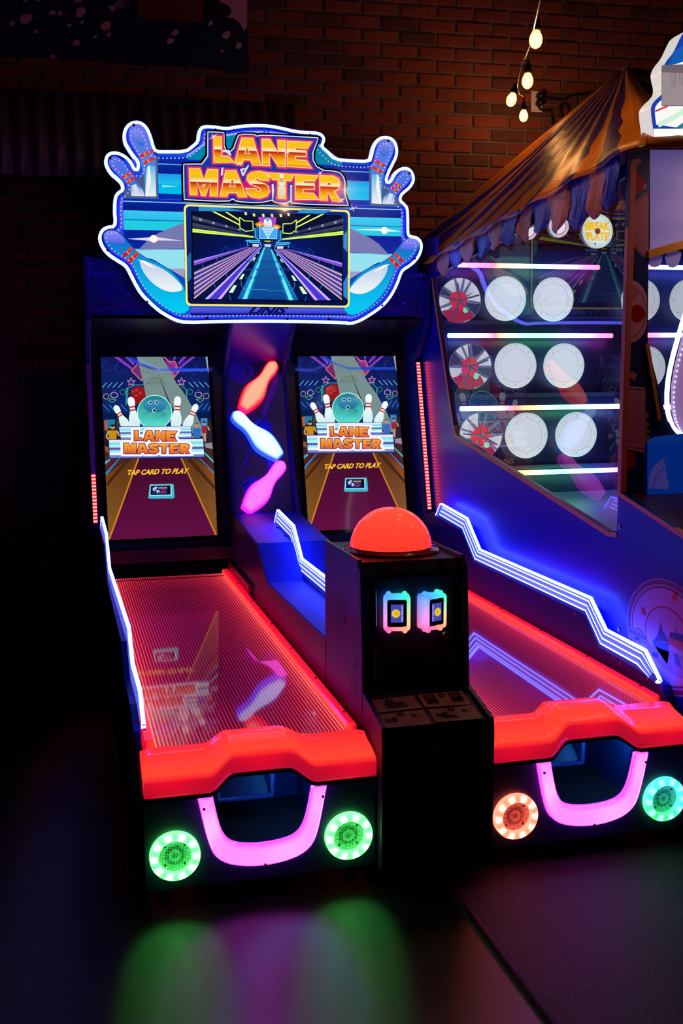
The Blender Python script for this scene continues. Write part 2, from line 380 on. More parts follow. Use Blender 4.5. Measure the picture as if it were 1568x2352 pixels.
# ---------------- tall screens
def c3(x, y): return (190+x/4.238, 780+y/4.238)
SRC = [(165, 165), (1215, 165), (1320, 1925), (255, 1965)]
def screen_art(xl, xr):
    h = homography(SRC, [(0, 1), (1, 1), (1, 0), (0, 0)])
    def f(a, b, l):
        u, v = h(a, b); p = SB0.lerp(SB1, v); return Vector((xl+(xr-xl)*u, p.y, p.z)) + SN*(.004+l)
    A = Art(f)
    def C(x, y, r, n=24, ry=None): return circle(x, y, r, n, ry)
    A.poly([(165, 165), (1215, 165), (1262, 950), (205, 950)], [(18, 24, 92), (14, 20, 84), (8, 44, 110), (8, 44, 110)], 0)
    A.grad([(205, 950), (1262, 950), (1320, 1925), (255, 1965)], (60, 26, 34), (96, 64, 32), 0)
    # club interior behind the lane
    A.poly([(195, 720), (1250, 715), (1256, 790), (200, 795)], (8, 26, 70), 1); A.poly([(205, 800), (380, 800), (380, 960), (215, 1060)], (30, 24, 30), 1)
    A.rect(230, 780, 312, 868, (30, 120, 170), 2); A.rect(1150, 770, 1215, 860, (60, 130, 190), 2); A.rect(325, 775, 372, 880, (40, 60, 60), 2); A.poly([(205, 785), (232, 785), (240, 885), (212, 890)], (190, 90, 30), 3)
    A.poly([(1045, 800), (1255, 790), (1262, 1060), (1190, 1080), (1190, 985), (1060, 985)], (40, 36, 46), 1)
    A.poly([(1190, 1020), (1262, 1010), (1270, 1075), (1200, 1060)], (150, 140, 150), 2); A.poly([(215, 1040), (250, 1050), (250, 1110), (218, 1090)], (150, 80, 40), 2)
    # rays and rings high up
    for p in ([(300, 165), (345, 165), (480, 270), (470, 290)], [(410, 165), (450, 165), (500, 225), (492, 250)], [(1095, 165), (1060, 165), (930, 270), (945, 285)], [(1010, 165), (975, 165), (925, 225), (935, 245)], [(905, 165), (885, 165), (878, 200), (892, 205)]):
        A.poly(p, (132, 60, 190), 2)
    for x, y, r in ((370, 270, 60), (240, 250, 52), (1030, 250, 60), (1150, 260, 50), (1100, 370, 42)): A.line([(x+r*math.cos(t/9), y+r*math.sin(t/9)) for t in range(4, 40)], 5, (34, 60, 150), 2)
    A.poly([(470, 300), (545, 215), (600, 300), (570, 400)], (120, 40, 110), 2); A.line([(470, 300), (545, 215), (600, 300), (570, 400)], 8, (226, 130, 110), 3, True)
    A.poly([(800, 165), (840, 205), (900, 215), (935, 310), (885, 370), (820, 300)], (130, 44, 130), 2); A.line([(785, 165), (835, 210), (900, 215), (935, 310), (885, 370), (880, 340), (820, 270)], 8, (230, 130, 110), 3)
    A.line([(810, 180), (850, 230), (890, 240), (915, 310)], 5, (220, 90, 190), 3)
    for cx, cy in ((468, 412), (960, 412)):
        st = [(cx+(42 if k % 2 == 0 else 19)*math.sin(k*math.pi/5), cy-(42 if k % 2 == 0 else 19)*math.cos(k*math.pi/5)) for k in range(10)]
        A.poly(st, (40, 40, 150), 3); A.line(st, 5, (236, 150, 170), 4, True)
    for k in range(4):
        for x, d in ((185+k*52, 1), (1030+k*52, -1)):
            A.line([(x, 465), (x+46, 415)] if d > 0 else [(x, 415), (x+46, 465)], 6, (116, 196, 232), 3)
        for x, d in ((195+k*58, -1), (1070+k*50, 1)):
            A.line([(x, 632), (x+58, 695)] if d < 0 else [(x+50, 625), (x, 690)], 6, (70, 140, 214), 3)
    for s, x in ((1, 225), (-1, 1203)):
        A.line(C(x, 552, 27, 16), 5, (190, 160, 130), 3, True); A.line(C(x+s*78, 540, 34, 16, 26), 5, (226, 190, 200), 3, True); A.line([(x+s*40, 530), (x+s*78, 490), (x+s*112, 540), (x+s*78, 575)], 4, (110, 90, 210), 3)
        A.line([(x+s*22, 590), (x+s*60, 612), (x+s*100, 585), (x+s*40, 575)], 7, (70, 170, 120), 3, True); A.line(C(x+s*160, 510, 26, 16), 5, (60, 150, 110), 3, True)
    A.line([(420, 640), (420, 480), (500, 440), (950, 440), (1010, 490), (1012, 620), (990, 640)], 8, (40, 170, 180), 2); A.poly([(440, 500), (510, 455), (945, 455), (995, 500), (995, 640), (440, 640)], (26, 40, 60), 2)
    A.poly([(468, 480), (520, 455), (600, 460), (610, 580), (500, 640), (470, 560)], (150, 20, 30), 3); A.poly([(880, 470), (940, 460), (985, 505), (950, 600)], (70, 56, 60), 3)
    for x, y in ((485, 505), (520, 490), (555, 520), (520, 545)): A.poly(C(x, y, 15, 10), (190, 50, 50), 4)
    for k in range(9): A.poly(C(432 + (k % 2)*4, 470+k*18, 5, 8), (120, 220, 200), 4)
    # pale spotlight beam with the sign faintly in it
    A.poly([(522, 160), (768, 160), (905, 415), (1010, 560), (1120, 760), (1200, 960), (1010, 900), (860, 640), (760, 400), (720, 310), (830, 600), (620, 600), (590, 430)], (118, 142, 142), 4)
    A.poly([(1195, 165), (1213, 165), (1225, 330), (1208, 260)], (150, 172, 160), 4)
    A.line([(440, 165), (560, 240), (720, 290), (930, 292), (1215, 292)], 26, (20, 66, 200), 4)
    for x in (610, 660, 830): A.line(C(x, 300, 22, 12, 30), 4, (96, 116, 120), 5, True)
    A.text('LANE', [(640, 360), (780, 362), (785, 395), (640, 395)], (104, 118, 100), 5); A.text('MASTER', [(620, 405), (810, 405), (815, 440), (620, 440)], (104, 118, 100), 5)
    # bystanders in the printed scene
    def fig(x, y, c, hair, s=1.0):
        A.poly(C(x, y, 20*s, 12, 24*s), (206, 150, 116), 5); A.poly(C(x, y-13*s, 22*s, 12, 14*s), hair, 6)
        A.poly([(x-42*s, y+34*s), (x+42*s, y+34*s), (x+36*s, y+130*s), (x-34*s, y+130*s)], c, 5); A.line([(x-44*s, y+40*s), (x-62*s, y+100*s), (x-36*s, y+125*s)], 16*s, (206, 150, 116), 4); A.line([(x+44*s, y+40*s), (x+66*s, y+92*s), (x+50*s, y+60*s)], 16*s, (206, 150, 116), 4)
    fig(290, 852, (196, 140, 20), (40, 26, 20)); fig(1110, 835, (52, 106, 190), (110, 110, 100)); fig(1186, 822, (150, 40, 56), (60, 36, 30), .75)
    A.poly([(1168, 900), (1205, 900), (1200, 1010), (1180, 990)], (206, 150, 126), 4)
    # lane floor
    A.grad([(540, 1150), (960, 1150), (1302, 1925), (265, 1962)], (56, 12, 36), (98, 14, 66), 2)
    A.poly([(215, 1335), (470, 1150), (545, 1150), (255, 1960), (240, 1600)], [(120, 66, 20), (90, 46, 20), (96, 52, 24), (134, 88, 34), (116, 76, 34)], 1)
    A.poly([(1285, 1310), (1080, 1150), (960, 1150), (1305, 1920), (1310, 1600)], [(150, 76, 24), (90, 46, 20), (96, 52, 24), (134, 88, 42), (124, 78, 38)], 1)
    for p, c in (([(217, 1190), (265, 1165), (265, 1185), (219, 1222)], (70, 170, 190)), ([(222, 1300), (350, 1165), (362, 1165), (224, 1336)], (40, 130, 190)), ([(1278, 1190), (1185, 1100), (1185, 1118), (1279, 1215)], (60, 190, 190)), ([(1284, 1300), (1140, 1160), (1130, 1160), (1286, 1322)], (40, 140, 190))): A.poly(p, c, 3)
    A.poly([(232, 1250), (300, 1170), (340, 1165), (226, 1300)], (96, 20, 40), 2); A.poly([(1282, 1290), (1186, 1150), (1150, 1165)], (96, 20, 40), 2)
    A.poly([(236, 1440), (470, 1170), (430, 1170), (234, 1400)], (70, 36, 20), 2); A.poly([(1290, 1440), (1060, 1170), (1010, 1170), (1292, 1480)], (70, 36, 20), 2)
    A.line([(548, 1150), (262, 1955)], 15, (206, 132, 36), 4); A.line([(955, 1150), (1302, 1920)], 15, (200, 126, 34), 4)
    for k in range(1, 26):
        t = k/26; A.line([(545+t*412, 1170), (272+t*1026, 1958-36*t)], 3.0, (88, 12, 60), 3)
    # plank sign, pins, ball
    def pin(x, y, L, ang, L0):
        ca, sa = math.cos(ang), math.sin(ang); o = lambda t, w: (x+ca*w*L+sa*t*L, y+sa*w*L-ca*t*L)
        pr = [(0, .13), (.18, .17), (.36, .155), (.55, .09), (.66, .075), (.78, .105), (.9, .11), (.97, .075), (1, .02)]
        A.grad([o(t, w) for t, w in pr]+[o(t, -w) for t, w in pr[::-1]], (250, 255, 255), (206, 236, 240), L0)
        for t in (.56, .66): A.poly([o(t, .092), o(t+.05, .08), o(t+.05, -.08), o(t, -.092)], (204, 56, 44), L0+1)
    pin(440, 880, 270, -.5, 6); pin(1000, 880, 270, .42, 6); pin(515, 870, 315, -.17, 8); pin(905, 870, 315, .06, 8)
    for r, c in ((172, (176, 250, 240)), (163, (18, 150, 150))): A.poly(C(698, 712, r, 40), c, 10 if r > 170 else 11)
    A.grad([p for p in C(698, 712, 162, 40)], (24, 120, 140), (90, 224, 206), 12); A.grad(C(700, 650, 112, 30, 62), (66, 150, 196), (20, 110, 150), 13); A.grad(C(698, 760, 130, 30, 70), (10, 104, 110), (86, 222, 204), 12)
    for x, y, r in ((655, 615, 14), (716, 615, 14), (693, 695, 16)): A.poly(C(x, y, r+4, 14), (210, 244, 244), 14); A.poly(C(x+2, y, r-2, 14), (10, 20, 30), 15)
    for k, (y0, y1, xa, xb, xa2, xb2) in enumerate(((858, 975, 352, 1052, 372, 1060), (982, 1158, 255, 1172, 262, 1184))):
        n = 7; A.poly([(xa-8, y0-8), (xb+8, y0-10), (xb2+8, y1+6), (xa2-8, y1+8)], (30, 40, 120), 16)
        for i in range(n):
            t0, t1 = i/n, (i+1)/n; q = lambda t, s: ((xa+(xa2-xa)*t) if s == 0 else (xb+(xb2-xb)*t), y0+(y1-y0)*t-(6 if s else 0))
            A.poly([q(t0, 0), q(t0, 1), q(t1, 1), q(t1, 0)], ((226, 232, 250), (130, 226, 232), (180, 246, 246), (104, 90, 170), (150, 236, 236), (236, 250, 250), (120, 130, 200))[i], 17)
    logo(A, lambda x, y: (400+(x-125)*.495, 893+(y-(x-700)*.035-110)*.44), 19, small=True)
    A.text('TAP CARD TO PLAY', [(438, 1278), (1046, 1262), (1030, 1318), (436, 1328)], (250, 176, 30), 20, .25, .04, (255, 214, 60))
    rq = lambda x0, y0, x1, y1, r: [(x0+r, y0), (x1-r, y0), (x1, y0+r), (x1, y1-r), (x1-r, y1), (x0+r, y1), (x0, y1-r), (x0, y0+r)]
    A.poly([(655, 1420), (880, 1417), (888, 1428), (897, 1545), (885, 1562), (648, 1562), (640, 1550)], (66, 176, 206), 20); A.poly([(655, 1428), (868, 1426), (870, 1532), (650, 1536)], (150, 236, 246), 21); A.poly([(664, 1434), (856, 1432), (858, 1524), (660, 1526)], (10, 12, 22), 22); A.poly([(676, 1444), (826, 1442), (828, 1514), (674, 1516)], (18, 34, 116), 23)
    for x, y, r in ((700, 1470, 18), (735, 1492, 16), (716, 1455, 12)): A.poly(C(x, y, r, 12), (210, 220, 230), 24); A.poly(C(x+4, y+4, r*.5, 10), (90, 120, 200), 25)
    A.text('SWIPE CARD', [(740, 1450), (822, 1448), (822, 1464), (740, 1466)], (240, 190, 40), 24); A.text('TO', [(772, 1470), (800, 1470), (800, 1484), (772, 1484)], (230, 50, 60), 24); A.text('PLAY', [(760, 1490), (814, 1489), (814, 1508), (760, 1510)], (230, 40, 70), 24)
    return A

# the sign's lettering, in crop units of the logo
LET = {'L': [(333, 100), (397, 100), (400, 265), (460, 265), (505, 318), (335, 318)],
 'A1': ([(572, 110), (665, 112), (735, 342), (668, 340), (648, 296), (586, 294), (570, 335), (512, 322)], [(612, 178), (641, 246), (597, 244)]),
 'N': [(745, 120), (812, 122), (880, 232), (880, 130), (942, 132), (942, 355), (885, 352), (808, 240), (808, 346), (746, 342)],
 'E1': [(960, 137), (1165, 145), (1130, 197), (1030, 193), (1030, 216), (1120, 220), (1120, 268), (1030, 265), (1030, 296), (1122, 302), (1166, 366), (960, 352)],
 'M': [(125, 370), (213, 373), (247, 466), (283, 378), (365, 382), (365, 605), (302, 603), (302, 490), (262, 602), (228, 600), (190, 480), (190, 595), (132, 593)],
 'A2': ([(435, 388), (520, 390), (614, 612), (546, 612), (528, 576), (456, 574), (442, 608), (386, 606)], [(490, 450), (518, 526), (466, 524)]),
 'S': [(800, 472), (722, 468), (712, 452), (694, 452), (690, 468), (706, 482), (762, 498), (798, 528), (806, 566), (784, 604), (724, 622), (656, 612), (618, 584), (608, 540), (692, 544), (704, 564), (726, 564), (735, 550), (704, 528), (644, 502), (617, 468), (622, 430), (652, 404), (712, 394), (770, 404), (804, 440)],
 'T': [(785, 405), (1020, 420), (990, 473), (945, 469), (943, 625), (881, 622), (883, 466), (835, 463)],
 'E2': [(1030, 422), (1225, 430), (1190, 476), (1095, 471), (1095, 493), (1190, 498), (1190, 546), (1095, 545), (1095, 577), (1180, 582), (1228, 635), (1031, 632)],
 'R': ([(1237, 430), (1350, 434), (1394, 458), (1410, 500), (1396, 544), (1360, 565), (1416, 649), (1347, 646), (1302, 568), (1300, 640), (1238, 637)], [(1300, 484), (1330, 487), (1339, 500), (1330, 514), (1300, 512)])}
BACKING = [(262, 48), (280, 36), (425, 42), (440, 60), (440, 195), (480, 205), (520, 85), (545, 58), (690, 58), (705, 72), (730, 62), (1225, 86), (1250, 105), (1186, 268), (1240, 362), (1400, 374), (1455, 420), (1478, 500), (1462, 560), (1505, 690), (1490, 704), (1000, 690), (980, 672), (965, 688), (848, 680), (826, 660), (800, 668), (720, 682), (520, 672), (494, 650), (468, 672), (80, 655), (60, 636), (55, 325), (75, 312), (262, 312)]
FILL = ramp_emit('logo_fill', [(0, (236, 120, 20)), (.10, (250, 200, 20)), (.26, (240, 160, 24)), (.44, (214, 70, 14)), (.50, (178, 20, 12)), (.53, (250, 238, 214)), (.60, (252, 220, 130)), (.68, (244, 190, 30)), (.85, (250, 196, 10)), (1, (240, 170, 40))], 1.0)
def logo(A, T, L, small=False):
    tp = lambda pts: [T(x, y) for x, y in pts]
    parts = [(k, v if isinstance(v, list) else v[0], None if isinstance(v, list) else v[1]) for k, v in LET.items()]
    if small:
        A.poly(tp(BACKING), (252, 246, 250), L)
        for k, o, h in parts: A.poly(tp(offset(o, 19)), (96, 10, 84), L+1)
        for k, o, h in parts:
            o = keyhole(o, h) if h else o; A.grad(tp(offset(o, 3)), (250, 170, 60), (226, 96, 30), L+2)
        return
    for k, o, h in parts: A.poly(tp(offset(o, 22)), (206, 16, 130), L+2)
    for k, o, h in parts: A.poly(tp(offset(o, 13)), (238, 84, 44), L+3)
    for k, o, h in parts:
        o2 = keyhole(offset(o, 3.5), offset(h, -3.5)) if h else offset(o, 3.5); A.poly(tp(o2), (255, 232, 190), L+4)
        o3 = keyhole(offset(o, -2.5), offset(h, 2.5)) if h else offset(o, -2.5)
        y0, y1 = (340, 105) if k in ('L', 'A1', 'N', 'E1') else (625, 385)
        sl = lambda x: (x-700)*.035 if k in ('L', 'A1', 'N', 'E1') else (x-700)*.035
        A.poly(tp(o3), (255, 200, 30), L+5, 1, [(0, min(1, max(0, (y0-(y-sl(x)))/(y0-y1)))) for x, y in o3])

for xl, xr, sd in ((.015, .635, 'left'), (1.175, 1.795, 'right')):
    p0, p1 = SB0-SD*.03, SB1+SD*.03
    g = Geo(); w = .02
    def sp(x, t, o): p = SB0+SD*t+SN*o; return Vector((x, p.y, p.z))
    T = (SB1-SB0).length
    for (xa, xb, ta, tb) in ((xl-w, xl, -w, T+w), (xr, xr+w, -w, T+w), (xl, xr, -w, 0), (xl, xr, T, T+w)):
        g.add([sp(x, t, o) for o in (.0, .012) for x, t in ((xa, ta), (xb, ta), (xb, tb), (xa, tb))], [(4, 5, 6, 7), (0, 1, 5, 4), (1, 2, 6, 5), (2, 3, 7, 6), (3, 0, 4, 7)])
    fr = g.make('screen', M_GLASSY, bowl, label='tall lit screen of the %s lane showing a bowling title picture' % sd)
    screen_art(xl, xr).make('display', [M_SCREEN, FILL], fr)

# ---------------- pin column between the screens
PB0, PB1 = Vector((0, 2.915, .80)), Vector((0, 3.255, 1.69)); PD = (PB1-PB0).normalized(); PN = Vector((0, -PD.z, PD.y))
colp = [(3.36, .60), (3.36, 1.95), (2.885, 1.94), (3.225, 1.60), (2.852, .815), (2.9, .60)]
for x in (.716, 1.074):
    Geo().prism(colp, 'x', x, x+.02).make('column_side', M_NAVY, bowl, bevel=.004)
Geo().prism([(PB0.y, PB0.z), (PB1.y, PB1.z), (PB1.y+.03, PB1.z), (PB0.y+.03, PB0.z)], 'x', .736, 1.074).make('pin_panel', mat('pin_panel_navy', (.015, .02, .12), .3), bowl)
Geo().prism([(PB1.y+.01, PB1.z-.01), (2.90, 1.935), (2.93, 1.95), (PB1.y+.03, PB1.z+.02)], 'x', .736, 1.074).make('column_soffit', mat('soffit_blue', (.02, .03, .35), .28), bowl)
def onPan(px, py, o=0): return onP(px, py, PB0+PN*o, PN)
A = Art(lambda a, b, l: onPan(a, b, .001+l))
for x, y, r in ((553, 853, 29), (603, 983, 22), (577, 1117, 23)):
    A.poly(circle(x, y, r, 24), (50, 66, 220), 1); sg = 1 if y < 900 else -1
    for dx, dy in ((8, -8), (16, -2), (14, 6)): A.poly(circle(x+sg*dx, y+dy, 3, 10), (8, 8, 30), 2)
for p in ([(636, 850), (640, 880), (606, 962), (600, 950)], [(596, 962), (606, 962), (640, 1100), (622, 1110)], [(588, 1000), (592, 1000), (560, 1060), (548, 1110)]): A.poly(p, (80, 66, 200), 1)
A.make('panel_print', M_MATTE, bowl)
for x, y in ((646, 833), (529, 1004), (660, 1002), (539, 1180), (668, 1178), (516, 868)):
    Geo().lathe([(0, .004), (.005, .004), (.006, 0)], onPan(x, y), PN, 8).make('panel_screw', M_BOLT, bowl)
def pin_lamp(tip, base, c0, c1, c2, label):
    a, b = onPan(*tip, .02), onPan(*base, .02); ax = a-b; L = ax.length; ax.normalize(); sd = ax.cross(PN)
    pr = [(0, .0), (0.0, .085), (.03, .105), (.15, .155), (.3, .195), (.42, .185), (.55, .13), (.64, .105), (.72, .1), (.8, .112), (.88, .115), (.94, .1), (.98, .06), (1, .0)]
    pr = [(t, w*.92) for t, w in pr]
    ol = chaikin([(t, w) for t, w in pr], 1, False); ol = [(t, w) for t, w in ol]+[(t, -w) for t, w in ol[::-1][1:-1]]
    g = Geo(); rows = []
    cs = []
    for k, (s, h, c) in enumerate(((1, -.02, c0), (1, .012, c0), (.93, .026, c0), (.8, .035, c1), (.55, .042, c2), (.2, .045, c2))):
        rows.append([b+ax*L*(.5+(t-.5)*(1-(1-s)*.25))+sd*w*L*s+PN*h for t, w in ol]); cs += [c]*len(ol)
    g.sweep(rows, cs, True); g.f.append(tuple(range(5*len(ol), 6*len(ol))))
    return g.make('pin_lamp', M_PLASTIC, bowl, True, label, usecol=True)
pin_lamp((632, 833), (556, 943), (2.4, .004, .05), (2.4, .13, .08), (2.8, .46, .27), 'red glowing pin lamp, top of three')
pin_lamp((533, 948), (643, 1052), (.03, .12, 2.4), (.5, .9, 2.6), (.9, 1.3, 2.6), 'blue-white glowing pin lamp, middle of three')
pin_lamp((651, 1062), (563, 1174), (1.3, .02, 1.5), (2.0, .12, 2.0), (2.2, .22, 2.2), 'magenta glowing pin lamp, lowest of three')

# ---------------- divider box between the lanes
boxp = [(3.2, .06), (3.2, .83), (2.87, .83), (2.16, .783), (1.878, .636), (.70, .655), (.70, .06)]
Geo().prism(boxp, 'x', .716, 1.094).make('divider_box', M_BLUE, bowl, bevel=.004)
for x in (.7135, 1.0945):
    Geo().prism([(y, z-.004 if z > .1 else z) for y, z in boxp], 'x', x, x+.002).make('box_side', mat('side_purple', (.05, .010, .05), .35), bowl)
for k in range(4):
    for (y, z) in (((2.5, .807), (2.3, .793), (1.4, .645), (.95, .652))[k],):
        Geo().lathe([(0, .005), (.007, .004), (.008, 0)], (.89, y, z), (0, 0, 1), 8).make('box_screw', M_BOLT, bowl)

# ---------------- edge-lit fins
M_ACR = bpy.data.materials.new('tinted_acrylic'); M_ACR.use_nodes = True; nt = M_ACR.node_tree; nt.nodes.clear()
o_ = nt.nodes.new('ShaderNodeOutputMaterial'); mx = nt.nodes.new('ShaderNodeMixShader'); t_ = nt.nodes.new('ShaderNodeBsdfTransparent'); t_.inputs[0].default_value = (.55, .6, .95, 1)
p_ = nt.nodes.new('ShaderNodeBsdfPrincipled'); p_.inputs['Base Color'].default_value = (.02, .03, .2, 1); p_.inputs['Roughness'].default_value = .1; p_.inputs['Emission Color'].default_value = (.03, .05, .8, 1); p_.inputs['Emission Strength'].default_value = .35
mx.inputs[0].default_value = .78; nt.links.new(t_.outputs[0], mx.inputs[1]); nt.links.new(p_.outputs[0], mx.inputs[2]); nt.links.new(mx.outputs[0], o_.inputs[0])
M_FIN = mat('fin_glow', (0, 0, 0), .3, emit=(.052, .078, 1.0), es=19)
M_FIN2 = mat('fin_glow_soft', (0, 0, 0), .3, emit=(.14, .16, 1.0), es=1.0)
def fin(x0, x1, xe, ylim, label):
    """x0..x1: near and far end (the plate stands upright along the lane); xe: +1 glows to the right face"""
    xa = lambda y: x0+(x1-x0)*(y-.2)/(2.4)
    def cut(pl):
        o = []
        for i, (y, z) in enumerate(pl):
            if y >= ylim: o.append((y, z))
            else:
                (ya, za) = pl[i-1]
                if ya > ylim: t = (ya-ylim)/(ya-y); o.append((ylim, za+(z-za)*t))
                break
        return o
    T, B = cut(FT), cut(FB); n = min(len(T), len(B)); T, B = T[:n], B[:n]
    th = .006
    g = Geo(); g.sweep([[Vector((xa(y)+s*th, y, z)) for s, (y, z) in ((-1, T[i]), (1, T[i]), (1, B[i]), (-1, B[i]))] for i in range(n)], closed=True)
    f = g.make('light_fin', M_ACR, bowl, label=label)
    for side in (-1, 1):
        gl = Geo(); gs = Geo()
        for k, q in enumerate((.2, .48, .76)):
            w = .045
            L = []
            for i in range(n):
                t = q; P = [Vector((xa(y_)+side*(th+.0015), y_, z_)) for y_, z_ in ((T[i][0]+(B[i][0]-T[i][0])*(t+d), T[i][1]+(B[i][1]-T[i][1])*(t+d)) for d in (-w, w))]
                if i == 0: P = [p+Vector((0, -.05, -.002)) for p in P]
                if i == n-1 and ylim < .5: P = [p+Vector((0, .035+.01*k, .02-.008*k)) for p in P]
                L.append(P)
            gl.sweep(L)
            gs.sweep([[Vector((p[0].x-side*.0008, p[0].y, p[0].z+.013)), Vector((p[0].x-side*.0008, p[0].y, p[0].z+.001))] for p in L])  # pale bands imitate each line's second reflection in the acrylic
        gl.make('glow_line', M_FIN2 if side < 0 and xe > 0 and ylim < .5 else M_FIN, f); gs.make('glow_haze', M_FIN2, f)
    ge = Geo()
    ge.sweep([[Vector((xa(y)+s*(th+.001), y, z+dz)) for s, dz in ((-1, -.006), (-1, .002), (1, .002), (1, -.006))] for y, z in T])
    ge.sweep([[Vector((xa(y)+s*(th+.001), y+dy, z)) for s, dy in ((-1, -.01), (-1, .003), (1, .003), (1, -.01))] for y, z in (T[0], B[0])])
    if ylim < .5: ge.sweep([[Vector((xa(y)+s*(th+.001), y+dy, z)) for s, dy in ((-1, .012), (-1, -.004), (1, -.004), (1, .012))] for y, z in (T[-1], B[-1])])
    ge.make('lit_edge', M_FIN, f)
    return f
fin(-.012, -.034, 1, 0, 'zigzag edge-lit fin on the left lane wall')
fin(.905, .905, 1, .72, 'zigzag edge-lit fin on the divider box')
fin(1.842, 1.846, -1, 0, 'zigzag edge-lit fin on the right lane wall')
for (y, z) in ((2.45, .80), (2.1, .72), (1.75, .635), (1.2, .635), (.9, .635), (.70, .59), (.5, .53), (.3, .525)):
    Geo().lathe([(0, .004), (.006, .003), (.007, 0)], (1.8545, y, z-.006), (-1, 0, 0), 8).make('wall_screw', mat('copper_screw', (.5, .2, .08), .35, .8), bowl)

# ---------------- red light bars on the front edges of the outer walls
def light_bar(x, lit_from, label):
    a, b = Vector((x, 3.065, 1.685)), Vector((x, 2.835, .82)); d = b-a; nrm = Vector((0, d.z, -d.y)).normalized(); 
    if nrm.y > 0: nrm = -nrm
    g = Geo(); w = .0125
    g.add([a+Vector((s*w, 0, 0))+nrm*o for o in (0.0, .014) for s in (-1, 1)]+[b+Vector((s*w, 0, 0))+nrm*o for o in (0.0, .014) for s in (-1, 1)], [(2, 3, 7, 6), (0, 2, 6, 4), (1, 5, 7, 3), (0, 1, 3, 2), (4, 6, 7, 5)])
    bar = g.make('light_bar', mat('smoked_strip', (.40, .10, .40), .25), bowl, label=label)
    gl = Geo(); N = 46
    for k in range(N):
        t0, t1 = k/N, (k+1)/N
        if t1 < lit_from: continue
        for tt, te, c in ((t0+.002, t0+.005, (3.0, .01, .06)), (t0+.005, t1-.005, (9, .6, .45)), (t1-.005, t1-.002, (3.0, .01, .06))):
            p, q = a+d*tt, a+d*te
            gl.add([p+Vector((-w*.85, 0, 0))+nrm*.0155, p+Vector((w*.85, 0, 0))+nrm*.0155, q+Vector((w*.85, 0, 0))+nrm*.0155, q+Vector((-w*.85, 0, 0))+nrm*.0155], [(0, 1, 2, 3)], c)
    gl.make('led_row', M_LED, bar, usecol=True, kind='stuff')
light_bar(X0+.014, .7, 'red light bar on the left outer wall, lit at the foot only')
light_bar(X1-.014, 0, 'red light bar on the right outer wall, lit full length')

# ---------------- the two lanes
M_LANE = mat('lane_black', (.02, .006, .03), .2)
M_SHEET = emit_attr('lane_sheet_glow', 1.0, .035, (.05, .012, .07), .32)
M_RIB = emit_attr('rib_glow', 1.0, .035, (.02, .01, .02), .32)
def uv_quads(pts): return pts
UO = [(452, 1840), (462, 1885), (472, 1926), (484, 1962), (508.6, 1983), (541, 1991), (574, 1993.5), (615, 1992), (655.5, 1983), (688, 1971), (713, 1952), (725, 1926), (735, 1885), (748.6, 1808)]
UI = [(488, 1839), (500, 1893), (510.6, 1917.5), (525, 1936), (545, 1944), (582, 1945), (623, 1941), (664, 1930.6), (688, 1915.5), (700, 1893), (708.6, 1852), (716, 1809)]
def sym(px):
    P = [onY(x, y, -.03) for x, y in px]; c = .3375
    n = len(P); o = []
    for i in range(n):
        j = n-1-i; o.append(((P[i].x-c - (P[j].x-c))/2, (P[i].z+P[j].z)/2))
    return o
def resample(p, n):
    L = [0]
    for i in range(1, len(p)): L.append(L[-1]+math.hypot(p[i][0]-p[i-1][0], p[i][1]-p[i-1][1]))
    o = []
    for k in range(n):
        t = L[-1]*k/(n-1); i = max(j for j in range(len(L)) if L[j] <= t+1e-9); i = min(i, len(p)-2)
        u = (t-L[i])/(L[i+1]-L[i]); o.append((p[i][0]+(p[i+1][0]-p[i][0])*u, p[i][1]+(p[i+1][1]-p[i][1])*u))
    return o
uo, ui = resample(chaikin(sym(UO), 2, False), 41), resample(chaikin(sym(UI), 2, False), 41)
def smooth01(t): t = max(0, min(1, t)); return t*t*(3-2*t)
